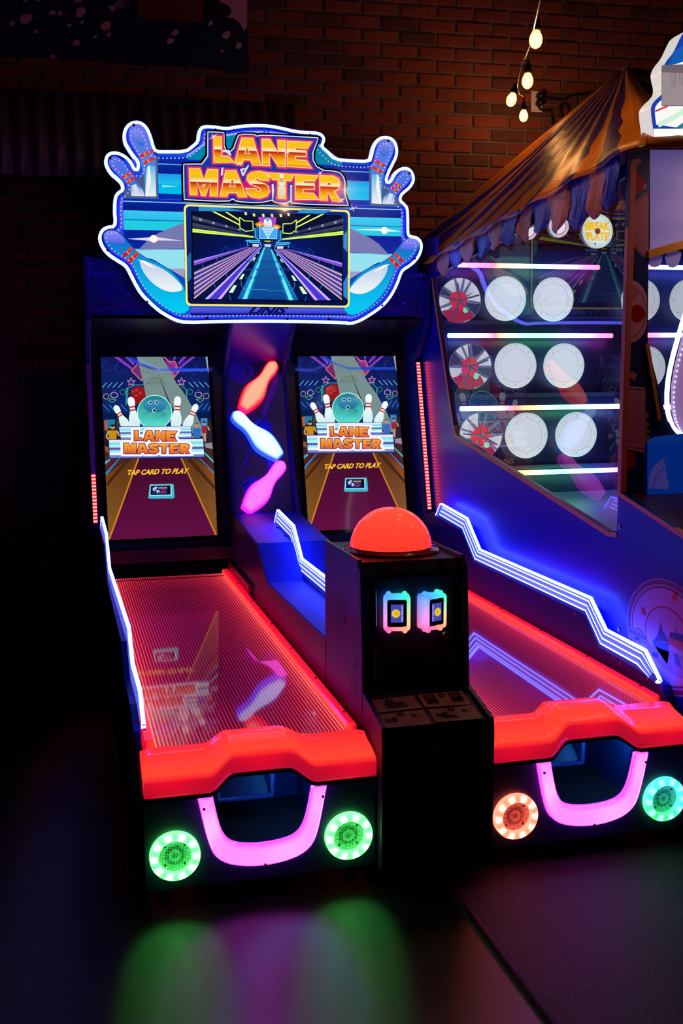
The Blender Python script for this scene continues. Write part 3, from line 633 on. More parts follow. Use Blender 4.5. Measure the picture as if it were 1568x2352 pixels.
def lane(cx, side, ring_cols, rib_lo):
    hw = .3715
    lab = '%s lane' % side
    # side and front boards of the lane's base
    for s in (-1, 1):
        a = cx+s*hw; b = a-s*.018
        Geo().prism([(.015, .07), (3.2, .07), (3.2, .46), (.16, .46), (.16, .37), (.015, .37)], 'x', min(a, b), max(a, b)).make('lane_board', M_DARK, bowl)
    fo = resample(ui, 21)
    fo = [(cx+x, z) for x, z in fo]; fo[0] = (fo[0][0], .372); fo[-1] = (fo[-1][0], .372)
    mid = [(cx-.155, .372), (cx-.10, .418), (cx+.10, .418), (cx+.155, .372)]
    fp = [(cx-hw, .07), (cx+hw, .07), (cx+hw, .375), fo[-1]] + fo[::-1][1:] + [(cx-hw, .375)]
    Geo().prism(fp, 'y', 0, .018).make('front_panel', M_CONSOLE, bowl, bevel=.002)

    # ball return hollow behind the U-shaped lamp
    g = Geo(); x0, x1, y1, z0, z1 = cx-.20, cx+.20, .42, .16, .43
    g.add([(x0, .018, z0), (x1, .018, z0), (x1, y1, z0), (x0, y1, z0), (x0, .018, z1), (x1, .018, z1), (x1, y1, z1), (x0, y1, z1)], [(0, 1, 2, 3), (2, 3, 7, 6), (0, 3, 7, 4), (1, 2, 6, 5), (4, 5, 6, 7)])
    g.make('ball_return', mat('return_blue', (.012, .07, .22), .4), bowl)
    Geo().box((x0+.005, .025, z0+.001), (x1-.005, y1-.01, z0+.004)).make('return_mat', mat('worn_brown', (.05, .03, .02), .6, noise=.4), bowl)
    Geo().tube([(cx-.115, .2, z1-.01), (cx-.115, .2, z0+.10), (cx+.07, .2, z0+.10), (cx+.07, .2, z1-.01)], .011, 8).make('guard_rail', mat('rail_blue', (.03, .14, .35), .3), bowl, True)
    Geo().add([(cx-.115, .205, z0+.10), (cx+.07, .205, z0+.10), (cx+.0, .30, z1), (cx-.115, .30, z1)], [(0, 1, 2, 3)]).add([(cx-.115, .203, z0+.10), (cx+.07, .203, z0+.10), (cx+.0, .298, z1), (cx-.115, .298, z1)], [(3, 2, 1, 0)]).make('return_flap', mat('flap_blue', (.015, .04, .09), .45), bowl)
    Geo().box((cx+.08, .06, .405), (cx+.18, .075, .415)).make('return_light', mat('return_led', (0, 0, 0), .4, emit=(.02, .28, 1.0), es=60), bowl)
    # glowing U
    g = Geo(); rows = []; cs = []
    n = len(uo)
    for i in range(n):
        (ox, oz), (ix, iz) = uo[i], ui[i]; d = Vector((ox-ix, 0, oz-iz))
        O, I = Vector((cx+ox, 0, oz)), Vector((cx+ix, 0, iz))
        rows.append([O+Vector((0, .0, 0)), O+Vector((0, -.018, 0)), O*.86+I*.14+Vector((0, -.031, 0)), O*.5+I*.5+Vector((0, -.036, 0)), O*.2+I*.8+Vector((0, -.031, 0)), I+Vector((0, -.016, 0)), I+Vector((0, .0, 0))])
        t = i/(n-1); hot = math.exp(-((t-.14)/.07)**2)+.55*math.exp(-((t-.62)/.12)**2)+.5*math.exp(-((t-.9)/.08)**2)
        A_, B_ = (2.6, .12, 2.9), (3.6, .52, 3.5)
        k = min(1, .45+.6*hot); m_ = tuple(A_[q]+(B_[q]-A_[q])*k for q in range(3))
        cs += [A_, A_, m_, m_, m_, A_, A_]
    g.sweep(rows, cs); g.f += [tuple(range(7)), tuple(range((n-1)*7+6, (n-1)*7-1, -1))]
    U = g.make('u_lamp', M_PLASTIC, bowl, True, 'pink glowing U-shaped lamp of the %s' % lab, usecol=True)
    for x, z, y in ((cx, .132, -.036), (cx-.188, .335, -.032), (cx+.188, .335, -.032)): Geo().lathe([(0, .004), (.004, .004), (.005, 0)], (x, y, z), (0, -1, 0), 8).make('lamp_screw', M_BOLT, U)
    # ring lamps round the speakers
    for s, (c, h, nm) in zip((-1, 1), ring_cols):
        x, z = cx+s*.2785, .1835; ro, ri = .0785, .0520; seg = 60; prof = [(ro, .0), (ro, .016), (ro-.004, .024), ((ro+ri)/2, .027), (ri+.004, .026), (ri, .022), (ri, .003)]
        g = Geo(); cs = []
        for r, hgt in prof:
            for k in range(seg):
                b = .5+.5*math.cos(10*2*math.pi*k/seg); b = b**1.6
                if callable(c): base = c(2*math.pi*k/seg)
                else: base = c
                cs.append(tuple(base[q]+(h[q]-base[q])*(b if ri+.003 < r < ro-.002 else .12) for q in range(3)))
        v = [(x+r*math.cos(2*math.pi*k/seg), -hgt, z+r*math.sin(2*math.pi*k/seg)) for r, hgt in prof for k in range(seg)]
        g.add(v, [(j*seg+k, j*seg+(k+1) % seg, (j+1)*seg+(k+1) % seg, (j+1)*seg+k) for j in range(len(prof)-1) for k in range(seg)], cs)
        rg = g.make('ring_lamp', M_PLASTIC, bowl, True, '%s glowing ring lamp on the %s, %s side' % (nm, lab, 'left' if s < 0 else 'right'), usecol=True)
        Geo().lathe([(ri+.002, .003), (ri*.62, .003), (ri*.55, .005), (.020, .004), (.018, .007), (0, .008)], (x, 0, z), (0, -1, 0), 32).make('speaker_grille', grille_mat(nm), rg, True)
        for k in range(4):
            t = math.pi/4+k*math.pi/2; Geo().lathe([(0, .006), (.0028, .006), (.0035, .002)], (x+.043*math.cos(t), 0, z+.043*math.sin(t)), (0, -1, 0), 8).make('grille_bolt', M_BOLT, rg)
    # playing surface with lengthwise ribs lit from the rails
    LX0, LX1, LZ = cx-.318, cx+.318, .474
    Geo().box((LX0-.02, .10, .44), (LX1+.02, 2.99, LZ)).make('lane_bed', M_LANE, bowl)
    Geo().box((LX0-.0, 2.905, LZ), (LX1+.0, 2.915, LZ+.0035)).make('lane_seam', mat('seam', (.02, .01, .02), .3), bowl)
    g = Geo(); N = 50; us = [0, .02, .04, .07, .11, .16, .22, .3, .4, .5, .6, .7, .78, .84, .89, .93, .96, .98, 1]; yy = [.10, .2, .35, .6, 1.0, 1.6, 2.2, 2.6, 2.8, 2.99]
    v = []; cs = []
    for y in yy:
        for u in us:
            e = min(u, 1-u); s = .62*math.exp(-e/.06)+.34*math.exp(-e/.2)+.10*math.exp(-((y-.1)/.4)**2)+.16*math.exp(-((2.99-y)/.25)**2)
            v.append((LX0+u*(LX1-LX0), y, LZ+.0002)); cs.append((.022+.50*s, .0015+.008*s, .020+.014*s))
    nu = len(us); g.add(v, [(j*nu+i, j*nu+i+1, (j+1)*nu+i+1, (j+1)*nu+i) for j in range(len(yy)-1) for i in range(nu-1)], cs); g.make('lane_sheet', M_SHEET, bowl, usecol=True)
    g = Geo(); N = 50; ys = [.10, .18, .3, .55, .9, 1.4, 1.9, 2.3, 2.6, 2.8, 2.99]
    for k in range(N):
        u = (k+.5)/N; x = LX0+u*(LX1-LX0); w = .0021
        e = min(u, 1-u)
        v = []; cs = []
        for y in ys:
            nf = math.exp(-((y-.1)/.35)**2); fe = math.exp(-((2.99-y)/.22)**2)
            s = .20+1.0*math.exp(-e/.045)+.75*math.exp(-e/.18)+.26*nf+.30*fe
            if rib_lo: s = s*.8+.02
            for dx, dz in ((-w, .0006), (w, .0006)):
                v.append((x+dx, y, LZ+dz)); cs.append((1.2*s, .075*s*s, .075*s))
        g.add(v, [(i*2, i*2+1, i*2+3, i*2+2) for i in range(len(ys)-1)], cs)
    g.make('lane_ribs', M_RIB, bowl, usecol=True, kind='stuff')
    for s in (-1, 1):
        xa = cx+s*.318; xb = xa+s*.036
        g = Geo(); pr = [(xa, LZ), (xa, LZ+.018), (xa+s*.006, LZ+.026), (xb-s*.006, LZ+.026), (xb, LZ+.018), (xb, LZ-.03)]
        rows = [[Vector((x, y, z)) for x, z in pr] for y in (.165, .9, 1.8, 2.99)]
        cc = [(1.5, .03, .03), (1.6, .06, .04), (1.0, .004, .022), (.85, .002, .03), (.8, .002, .03), (.35, .0, .02)]
        g.sweep(rows, [c for _ in rows for c in cc]); g.f += [tuple(range(6)), tuple(range(23, 17, -1))]
        rl = g.make('lane_rail', M_PLASTIC, bowl, False, usecol=True)
        for y in (.28, .7, 1.15, 1.6, 2.1, 2.55): Geo().lathe([(0, .003), (.004, .003), (.005, 0)], (xa+s*.022, y, LZ+.026), (0, 0, 1), 6).make('rail_screw', M_BOLT, rl)
    Geo().box((cx+.356, 2.30, .445), (cx+.3745, 2.985, .545)).make('end_block', mat('red_block', (.30, .02, .05), .3), bowl, bevel=.004)
    for s in (-1, 1):  # gutter boards that carry the red glow
        a = cx+s*.354; b = cx+s*hw
        Geo().box((min(a, b), .16, .40), (max(a, b), 2.99, .445)).make('gutter', mat('gutter_dark', (.05, .02, .04), .35), bowl)
    # bumper: one moulded bar, raised over the hollow
    g = Geo(); NX = 49; rows = []; cs = []
    for i in range(NX):
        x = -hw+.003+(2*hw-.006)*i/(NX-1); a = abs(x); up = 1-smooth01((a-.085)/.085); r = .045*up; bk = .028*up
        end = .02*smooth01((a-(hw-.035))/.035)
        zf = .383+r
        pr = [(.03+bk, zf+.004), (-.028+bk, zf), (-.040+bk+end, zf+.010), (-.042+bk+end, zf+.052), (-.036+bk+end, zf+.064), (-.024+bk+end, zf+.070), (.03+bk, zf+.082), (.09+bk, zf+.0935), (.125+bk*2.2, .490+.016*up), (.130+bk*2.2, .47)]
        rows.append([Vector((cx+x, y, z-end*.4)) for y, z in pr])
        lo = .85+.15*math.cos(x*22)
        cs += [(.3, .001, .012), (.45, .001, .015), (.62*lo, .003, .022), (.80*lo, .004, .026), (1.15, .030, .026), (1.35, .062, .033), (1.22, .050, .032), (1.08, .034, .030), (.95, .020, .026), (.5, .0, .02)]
    g.sweep(rows, cs); g.f += [tuple(range(10)), tuple(range((NX-1)*10+9, (NX-1)*10-1, -1))]
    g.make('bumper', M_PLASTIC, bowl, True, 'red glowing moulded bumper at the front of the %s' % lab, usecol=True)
    g = Geo(); rows = []
    for i in range(NX):
        x = -hw+(2*hw)*i/(NX-1); up = 1-smooth01((abs(x)-.085)/.085); r = .045*up; bk = .028*up
        rows.append([Vector((cx+x, y, z)) for y, z in ((.02+bk, .372+r), (-.034+bk, .372+r), (-.034+bk, .384+r), (.02+bk, .384+r))])
    g.sweep(rows, closed=True); g.make('bumper_lip', mat('lip_black', (.01, .01, .02), .25), bowl)

    for s in (-1, 1):
        Geo().lathe([(.022, 0), (.022, .008), (.012, .012), (.008, .07)], (cx+s*.31, .09, 0), (0, 0, 1), 12).make('leveling_foot', mat('dark_foot', (.05, .05, .05), .5, .5), bowl, True)
_gm = {}
def grille_mat(nm):
    if nm in _gm: return _gm[nm]
    em = {'green': (.004, .22, .03), 'red': (.24, .012, .012), 'turquoise': (.004, .16, .12)}[nm]  # the ring's glow on the grille, put in as faint emission
    m = mat('perforated_grille_'+nm, (.30, .30, .30), .4, emit=em, es=1); nt = m.node_tree; b = nt.nodes['Principled BSDF']
    tc = nt.nodes.new('ShaderNodeTexCoord'); v = nt.nodes.new('ShaderNodeTexVoronoi'); v.inputs['Scale'].default_value = 210; v.inputs['Randomness'].default_value = .1
    def ramp(c0, c1):
        r = nt.nodes.new('ShaderNodeValToRGB'); r.color_ramp.elements[0].position = .40; r.color_ramp.elements[0].color = (*c0, 1); r.color_ramp.elements[1].position = .5; r.color_ramp.elements[1].color = (*c1, 1); nt.links.new(v.outputs['Distance'], r.inputs[0]); return r.outputs[0]
    nt.links.new(tc.outputs['Object'], v.inputs['Vector']); nt.links.new(ramp((.01, .01, .01), (.5, .5, .5)), b.inputs['Base Color']); nt.links.new(ramp([c*.15 for c in em], em), b.inputs['Emission Color'])
    _gm[nm] = m; return m
GRN = ((.22, 4.0, .45), (1.5, 6.0, 1.6), 'green'); REDR = ((4.0, .36, .2), (6.0, 1.6, 1.1), 'red')
CY = lambda t: tuple(a*(.5+.5*math.sin(t+.4))+b*(.5-.5*math.sin(t+.4)) for a, b in zip((.06, 1.7, 1.6), (.05, 2.4, .12)))
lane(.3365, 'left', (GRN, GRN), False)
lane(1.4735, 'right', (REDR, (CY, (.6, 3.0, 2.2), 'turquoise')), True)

# ---------------- the sign
YS = 2.769
def c1(x, y): return (200+x/3.92, 260+y/3.92)
def c2(x, y): return (600+x/3.92, 260+y/3.92)
OUT1 = [(885, 1898), (800, 1880), (720, 1840), (640, 1790), (560, 1720), (480, 1640), (430, 1560), (390, 1480), (350, 1400), (320, 1370), (250, 1330), (180, 1280), (130, 1220), (97, 1140), (105, 1080), (135, 1035), (190, 1012), (235, 1010), (240, 960), (233, 900), (235, 800), (245, 740), (275, 705), (302, 690), (308, 672), (300, 640), (260, 600), (210, 560), (170, 500), (150, 440), (165, 380), (205, 350), (260, 345), (320, 365), (370, 400), (410, 450), (430, 496), (445, 496), (446, 445), (400, 390), (360, 330), (325, 270), (318, 200), (330, 140), (370, 90), (430, 68), (490, 78), (540, 120), (570, 180), (590, 240), (605, 300), (625, 335), (700, 337), (880, 335), (940, 290), (985, 250), (990, 180), (1010, 130), (1050, 110), (1130, 112), (1250, 130), (1330, 115), (1430, 103), (1568, 100)]
OUT2 = [(100, 110), (200, 130), (300, 155), (420, 165), (500, 168), (550, 190), (575, 235), (562, 275), (552, 300), (600, 340), (660, 405), (800, 418), (960, 425), (975, 380), (990, 310), (1020, 250), (1060, 215), (1110, 205), (1170, 220), (1210, 260), (1228, 330), (1220, 400), (1180, 480), (1150, 540), (1130, 596), (1135, 616), (1152, 603), (1180, 550), (1220, 505), (1280, 482), (1340, 500), (1375, 560), (1375, 620), (1340, 680), (1290, 720), (1260, 750), (1255, 785), (1285, 810), (1320, 850), (1325, 950), (1325, 1080), (1335, 1100), (1400, 1110), (1440, 1150), (1450, 1210), (1430, 1280), (1390, 1340), (1330, 1390), (1280, 1420), (1260, 1450), (1230, 1540), (1180, 1640), (1120, 1720), (1050, 1780), (960, 1840), (880, 1885), (800, 1910), (745, 1898), (400, 1890), (0, 1886), (-400, 1890)]
ol = [c1(*p) for p in OUT1]+[c2(*p) for p in OUT2]
ol = [(onY(x, y, YS).x, onY(x, y, YS).z) for x, y in ol]
ol = chaikin(ol, 1)
def sgn(x, z, l=0): return Vector((x, YS-l, z))
ins = offset(ol, -.0165)
sign = Geo().prism(ol, 'y', YS, YS+.028).make('sign_board', mat('sign_body_blue', (.02, .05, .4), .3), bowl, label='glowing blue sign board shaped with bowling pins')
g = Geo(); n = len(ol)
g.add([sgn(x, z, 0.011) for x, z in ol]+[sgn(x, z, 0.011) for x, z in ins]+[Vector((x, YS+.02, z)) for x, z in ol], [(i, (i+1) % n, n+(i+1) % n, n+i) for i in range(n)]+[(2*n+i, 2*n+(i+1) % n, (i+1) % n, i) for i in range(n)])
g.make('lit_rim', mat('rim_glow', (0, 0, 0), .3, emit=(.11, .125, 1.0), es=8.3), sign)
A = Art(sgn); A.poly(ol, (22, 54, 224), 0); A.poly(offset(ol, -.026), (34, 60, 250), 1); A.poly(offset(ol, -.034), (88, 92, 236), 2)
A.poly(offset(ol, -.050), (30, 70, 226), 3)
W = lambda x, y: (lambda p: (p.x, p.z))(onY(x, y, YS))
xL = W(*c1(325, 900))[0]; xR = 2*MID-xL; xl2 = W(*c1(640, 600))[0]; xr2 = 2*MID-xl2
# the two art fields: upper between the pin boxes, lower across the whole board
for y0, y1, ca, cb in ((352, 395, (30, 80, 226), (12, 60, 200)), (395, 455, (10, 46, 170), (8, 36, 150)), (455, 463, (130, 190, 240), (120, 180, 240)), (463, 545, (6, 40, 150), (6, 30, 140)), (545, 640, (30, 150, 230), (30, 196, 240)), (640, 725, (0, 180, 232), (0, 190, 240)), (725, 770, (6, 44, 160), (6, 40, 160))):
    za, zb = W(*c1(700, y0))[1], W(*c1(700, y1))[1]
    A.poly([(xl2, za), (xr2, za), (xr2, zb), (xl2, zb)], [ca, ca, cb, cb], 4)
A.poly([(xl2+.10, W(*c1(1, 632))[1]), (xl2+.02, W(*c1(1, 622))[1]), (xl2+.02, W(*c1(1, 645))[1])], (150, 226, 250), 6)
for y0, y1, ca, cb in ((770, 790, (6, 40, 160), (8, 44, 160)), (790, 799, (140, 196, 244), (140, 196, 244)), (799, 876, (6, 36, 150), (6, 26, 130)), (876, 955, (60, 200, 240), (40, 190, 236)), (955, 964, (10, 110, 190), (10, 110, 190)), (964, 1050, (30, 206, 226), (40, 200, 230)), (1050, 1220, (6, 30, 150), (8, 40, 160)), (1220, 1305, (120, 214, 240), (150, 226, 240)), (1305, 1314, (16, 96, 170), (16, 96, 170)), (1314, 1400, (140, 224, 236), (160, 224, 236)), (1400, 1490, (150, 140, 196), (150, 146, 196)), (1490, 1560, (130, 130, 200), (60, 140, 210))):
    za, zb = W(*c1(400, y0))[1], W(*c1(400, y1))[1]
    q_ = 0 if y0 < 1215 else .022 if y0 < 1310 else .05 if y0 < 1395 else .09 if y0 < 1485 else .13; A.poly([(xL+q_, za), (xR-q_, za), (xR-q_, zb), (xL+q_, zb)], [ca, ca, cb, cb], 4)
for m in (1, -1):
    M = lambda x, y: (lambda p: (p[0] if m > 0 else 2*MID-p[0], p[1]))(W(*c1(x, y)))
    P = lambda pts: [M(x, y) for x, y in pts]
    A.poly(P([(870, 985), (870, 1220), (460, 1230), (560, 1130), (640, 1080)]), (120, 120, 176), 5); A.poly(P([(870, 1225), (870, 1490), (640, 1350), (470, 1240)]), (150, 226, 240), 5)
    A.poly(P([(870, 1400), (870, 1490), (800, 1440), (730, 1400)]), (166, 156, 196), 6)
    A.poly(P([(362, 1132), (560, 1118), (600, 1098), (640, 1118), (862, 1150), (640, 1146), (600, 1168), (560, 1150)]), (226, 220, 230), 7) if m > 0 else A.poly(P([(330, 1000), (470, 985), (500, 968), (530, 985), (800, 1006), (530, 1006), (500, 1030), (470, 1010)]), (236, 250, 255), 7)
    c = M(598, 1132) if m > 0 else M(500, 1000); A.poly(circle(*c, .020, 16), (255, 250, 235), 8)
    # blue curve below, lower big pin
    A.grad(P([(330, 1250), (420, 1400), (470, 1560), (560, 1680), (700, 1780), (860, 1825), (950, 1800), (950, 1580), (870, 1480), (600, 1320)]), (0, 96, 214), (0, 60, 170), 7)
    pin = [(150, 1080), (200, 1050), (260, 1060), (320, 1105), (370, 1165), (410, 1215), (460, 1262), (540, 1312), (640, 1352), (740, 1412), (820, 1492), (872, 1570), (890, 1660), (930, 1760), (860, 1812), (760, 1786), (650, 1715), (570, 1645), (500, 1560), (452, 1475), (418, 1390), (385, 1335), (330, 1300), (250, 1250), (190, 1200), (150, 1145)]
    pin = chaikin(P(pin), 1)
    A.grad(offset(pin, .003), (40, 90, 190), (10, 60, 130), 8); A.grad(pin, (0, 206, 246), (20, 84, 196), 9)
    A.grad(chaikin(P([(150, 1080), (200, 1052), (260, 1062), (320, 1108), (350, 1160), (300, 1180), (180, 1160), (150, 1130)]), 1), (80, 100, 236), (140, 140, 240), 10)
    A.grad(chaikin(P([(470, 1318), (560, 1345), (650, 1385), (740, 1440), (820, 1515), (862, 1570), (850, 1600), (780, 1612), (700, 1602), (600, 1545), (520, 1455), (480, 1380)]), 2), (240, 246, 250), (190, 206, 230), 10)
    A.poly(P([(452, 1318), (520, 1330), (620, 1400), (560, 1380), (480, 1335)]), (250, 250, 250), 11)
    for b in ([(310, 1278), (400, 1203), (416, 1226), (336, 1308)], [(352, 1328), (450, 1243), (468, 1270), (382, 1360)]):
        A.poly(P(b), [(206, 24, 40), (226, 70, 30), (220, 50, 40), (190, 16, 50)], 12); mid = lambda a, c, t: (a[0]+(c[0]-a[0])*t, a[1]+(c[1]-a[1])*t); A.poly(P([mid(b[0], b[1], .45), mid(b[0], b[1], .52), mid(b[3], b[2], .52), mid(b[3], b[2], .45)]), (255, 170, 120), 13)
    # two upper pins in their box
    A.poly(P([(330, 770), (395, 758), (632, 766), (634, 395), (610, 385), (600, 470), (520, 520), (400, 640), (330, 700)]), (70, 90, 140), 7)
    big = chaikin(P([(372, 190), (380, 140), (405, 108), (445, 94), (492, 106), (530, 150), (552, 215), (572, 285), (592, 345), (612, 402), (622, 470), (622, 750), (522, 750), (518, 640), (506, 540), (478, 420), (432, 335), (392, 255)]), 1)
    sm = chaikin(P([(192, 440), (205, 402), (240, 384), (290, 402), (340, 460), (382, 520), (412, 566), (440, 620), (520, 700), (522, 750), (396, 748), (386, 662), (350, 640), (308, 590), (252, 532), (208, 482)]), 1)
    A.grad(sm, (20, 120, 200), (96, 110, 236), 9); A.grad(big, (10, 140, 206), (110, 112, 236), 10)
    A.grad(chaikin(P([(400, 190), (430, 150), (475, 155), (505, 210), (520, 290), (480, 300), (440, 270)]), 1), (20, 110, 214), (134, 138, 240), 11)
    A.grad(P([(530, 500), (560, 470), (612, 480), (622, 750), (522, 750)]), (236, 240, 246), (90, 180, 226), 11); A.poly(P([(545, 480), (560, 470), (575, 600), (545, 740), (530, 740)]), (240, 244, 250), 12)
    A.grad(P([(388, 660), (440, 640), (500, 690), (518, 748), (398, 746)]), (220, 226, 240), (60, 140, 200), 11); A.poly(P([(400, 650), (440, 640), (480, 748), (440, 747)]), (214, 220, 236), 12)
    for b in ([(468, 380), (586, 326), (598, 352), (480, 407)], [(500, 437), (612, 388), (616, 416), (514, 464)], [(312, 577), (390, 517), (406, 541), (330, 602)], [(346, 617), (425, 562), (436, 591), (362, 642)]):
        A.poly(P(b), [(200, 20, 60), (190, 30, 110), (226, 60, 40), (220, 30, 40)], 13); A.poly(P([mid(b[0], b[1], .3), mid(b[0], b[1], .5), mid(b[3], b[2], .5), mid(b[3], b[2], .3)]), (240, 120, 30), 14)
    A.line(P([(395, 758), (632, 766), (632, 420)]), .006, (84, 96, 120), 14)
    A.poly(P([(905, 388), (1045, 290), (1180, 215), (1400, 180), (1568, 172), (1568, 420), (905, 420)]), (0, 130, 170), 5); A.line(P([(900, 385), (1045, 285), (1180, 212), (1400, 176), (1568, 168)]), .010, (150, 160, 250), 6)
A.poly([W(*c1(945, 1750)), W(*c2(740, 1762)), W(*c2(780, 1800)), W(*c1(900, 1800))], [(90, 96, 226)]*2+[(56, 60, 200)]*2, 9)
A.poly([W(*c1(930, 1800)), W(*c2(760, 1806)), W(*c2(760, 1820)), W(*c1(930, 1822))], (8, 20, 110), 10)
A.text('UNIS', [W(578, 703), W(664, 704), W(656, 722), W(570, 722)], (12, 16, 96), 12, .3, .05)
for x, y in ((600+820/3.92, 260+860/3.92), (660, 455)):
    c = W(x, y)
    if x > 700: A.poly([(c[0]+(.034 if k % 4 == 0 else .022 if k % 2 == 0 else .004)*math.cos(k*math.pi/4+.4), c[1]+(.034 if k % 4 == 0 else .022 if k % 2 == 0 else .004)*math.sin(k*math.pi/4+.4)) for k in range(8)], (220, 220, 255), 20)
A.make('sign_print', [M_PRINT, FILL], sign)
# led dots just inside the rim
dots = Geo(); pth = offset(ol, -.040); acc = 0
for i in range(len(pth)):
    a, b = pth[i], pth[(i+1) % len(pth)]; l = math.hypot(b[0]-a[0], b[1]-a[1])
    while acc < l:
        t = acc/l; x, z = a[0]+(b[0]-a[0])*t, a[1]+(b[1]-a[1])*t; r = .0042
        dots.add([sgn(x+r*math.cos(k*math.pi/3), z+r*math.sin(k*math.pi/3), .0066) for k in range(6)], [tuple(range(6))]); acc += .021
    acc -= l
dots.make('led_dots', mat('led_lilac', (0, 0, 0), .4, emit=(.42, .42, 1.0), es=1.3), sign, kind='stuff')
for p in (c1(418, 105), c1(207, 402), c1(183, 1233), c1(540, 1700), c1(1078, 1843), c2(1143, 247), c2(1334, 541), c2(1380, 1310), c2(1087, 1732), c2(607, 1854), c1(1155, 148), c2(437, 196), c2(233, 1854)):
    q = onY(*p, YS-.007); Geo().lathe([(0, .006), (.006, .005), (.0085, 0)], q, (0, -1, 0), 10).make('sign_bolt', M_BOLT, sign)
for x in (.35, 1.46):
    for z in (1.99, 2.20): Geo().box((x-.03, YS+.027, z-.03), (x+.03, 2.905, z+.03)).make('sign_bracket', M_METAL, sign)
# lettering board
def lg(x, y): return (400+x/3.733, 290+y/3.733)
def onL(x, z, l=0): return Vector((x, YS-.026-l, z))
bk = [W(*lg(x, y)) for x, y in BACKING]; bk = chaikin(bk, 1)
lb = Geo().prism(bk, 'y', YS-.024, YS-.004).make('letter_board', M_GLASSY, sign, label='black-edged board with orange and yellow letters')
A = Art(onL); wt = [W(*lg(x, y)) for x, y in offset(BACKING, -15)]; A.poly(chaikin(wt, 1), (222, 216, 216), 0)
A.poly(chaikin([W(*lg(x, y)) for x, y in offset(BACKING, -24)], 1), (24, 52, 166), 1)
LT = lambda x, y: W(*lg(x, y))
logo(A, LT, 1)
for q, c in (([(398, 362), (416, 362), (408, 430), (392, 428)], (226, 222, 226)), ([(556, 374), (610, 362), (626, 334), (632, 350), (586, 436), (574, 432)], (226, 222, 226)), ([(572, 386), (606, 374), (582, 414)], (20, 24, 50)), ([(826, 505), (842, 500), (848, 560), (838, 640), (832, 640)], (226, 222, 226)), ([(984, 510), (1002, 510), (1000, 660), (986, 660)], (226, 222, 226)), ([(990, 520), (996, 520), (995, 650), (991, 650)], (20, 24, 60)), ([(404, 210), (462, 212), (482, 250), (476, 262), (436, 232), (408, 230)], (226, 222, 226))):
    A.poly([LT(x, y) for x, y in q], c, 8)
pn = [(895, 418), (925, 418), (927, 460), (924, 490), (940, 530), (942, 570), (930, 612), (905, 622), (892, 612), (884, 570), (886, 530), (900, 490), (897, 460)]
A.grad([LT(x, y) for x, y in pn], (206, 206, 160), (252, 246, 226), 9)
for y in (456, 474): A.poly([LT(897, y), LT(925, y+1), LT(925, y+9), LT(897, y+8)], (176, 40, 30), 10)
for x, y, r in ((328, 98, 34), (550, 330, 28), (246, 515, 26), (962, 226, 36), (1240, 408, 26), (1425, 640, 34)):
    c = LT(x, y); r /= 3733*.32; A.poly([(c[0]+(r if k % 4 == 0 else r*.6 if k % 2 == 0 else r*.12)*math.cos(k*math.pi/4+.6), c[1]+(r if k % 4 == 0 else r*.6 if k % 2 == 0 else r*.12)*math.sin(k*math.pi/4+.6)) for k in range(8)], (255, 246, 240), 10)
A.make('lettering', [M_PRINT, FILL], lb)
# television in the sign
tvc = [(420.5, 470), (801, 484), (800.5, 707), (425.5, 703)]; tw = [W(*p) for p in tvc]
def rrect(q, r, n=5):
    """rounded quad"""
    o = []
    for i in range(4):
        p, a, b = Vector(q[i]), Vector(q[i-1]), Vector(q[(i+1) % 4]); u, v = (a-p).normalized(), (b-p).normalized()
        for k in range(n+1):
            t = k/n; s, e = p+u*r, p+v*r; o.append(tuple((s.lerp(p, t)).lerp(p.lerp(e, t), t)))
    return o
tv = Geo().prism(rrect(tw, .03), 'y', YS-.022, YS-.002).make('television', M_GLASSY, sign, label='lit television in the middle of the sign')
A = Art(lambda x, z, l=0: Vector((x, YS-.0222-l, z)))
A.poly(rrect(tw, .03), (226, 214, 110), 0); i1 = rrect([(a+s*.0105, b+t*.0105) for (a, b), s, t in zip(tw, (1, -1, -1, 1), (-1, -1, 1, 1))], .024)
A.grad(i1, (6, 14, 60), (10, 36, 110), 1)
for p, c in (([(455, 476), (520, 479), (560, 486), (455, 486)], (40, 130, 180)), ([(690, 482), (760, 484), (740, 492), (680, 490)], (40, 130, 180)), ([(428, 590), (437, 580), (438, 640), (428, 650)], (30, 90, 150)), ([(786, 540), (795, 530), (795, 580), (786, 570)], (40, 120, 170)), ([(786, 650), (796, 630), (796, 690), (786, 680)], (40, 120, 180))): A.poly([W(*q) for q in p], c, 2)
def c8(x, y): return (430+x/4.238, 480+y/4.238)
P = lambda pts: [W(*c8(x, y)) for x, y in pts]
scr = [(45, 40), (1480, 80), (1487, 895), (62, 877)]
A.poly(P(offset(scr, 14)), (3, 6, 24), 3); A.poly(P(scr), [(8, 14, 40), (8, 14, 44), (4, 16, 70), (4, 16, 66)], 4)
A.poly(P([(45, 205), (640, 300), (930, 300), (1483, 260), (1485, 560), (960, 370), (600, 370), (55, 520)]), [(8, 10, 36), (4, 20, 90), (4, 20, 90), (8, 12, 44), (4, 16, 70), (6, 40, 130), (6, 40, 130), (4, 16, 70)], 5)
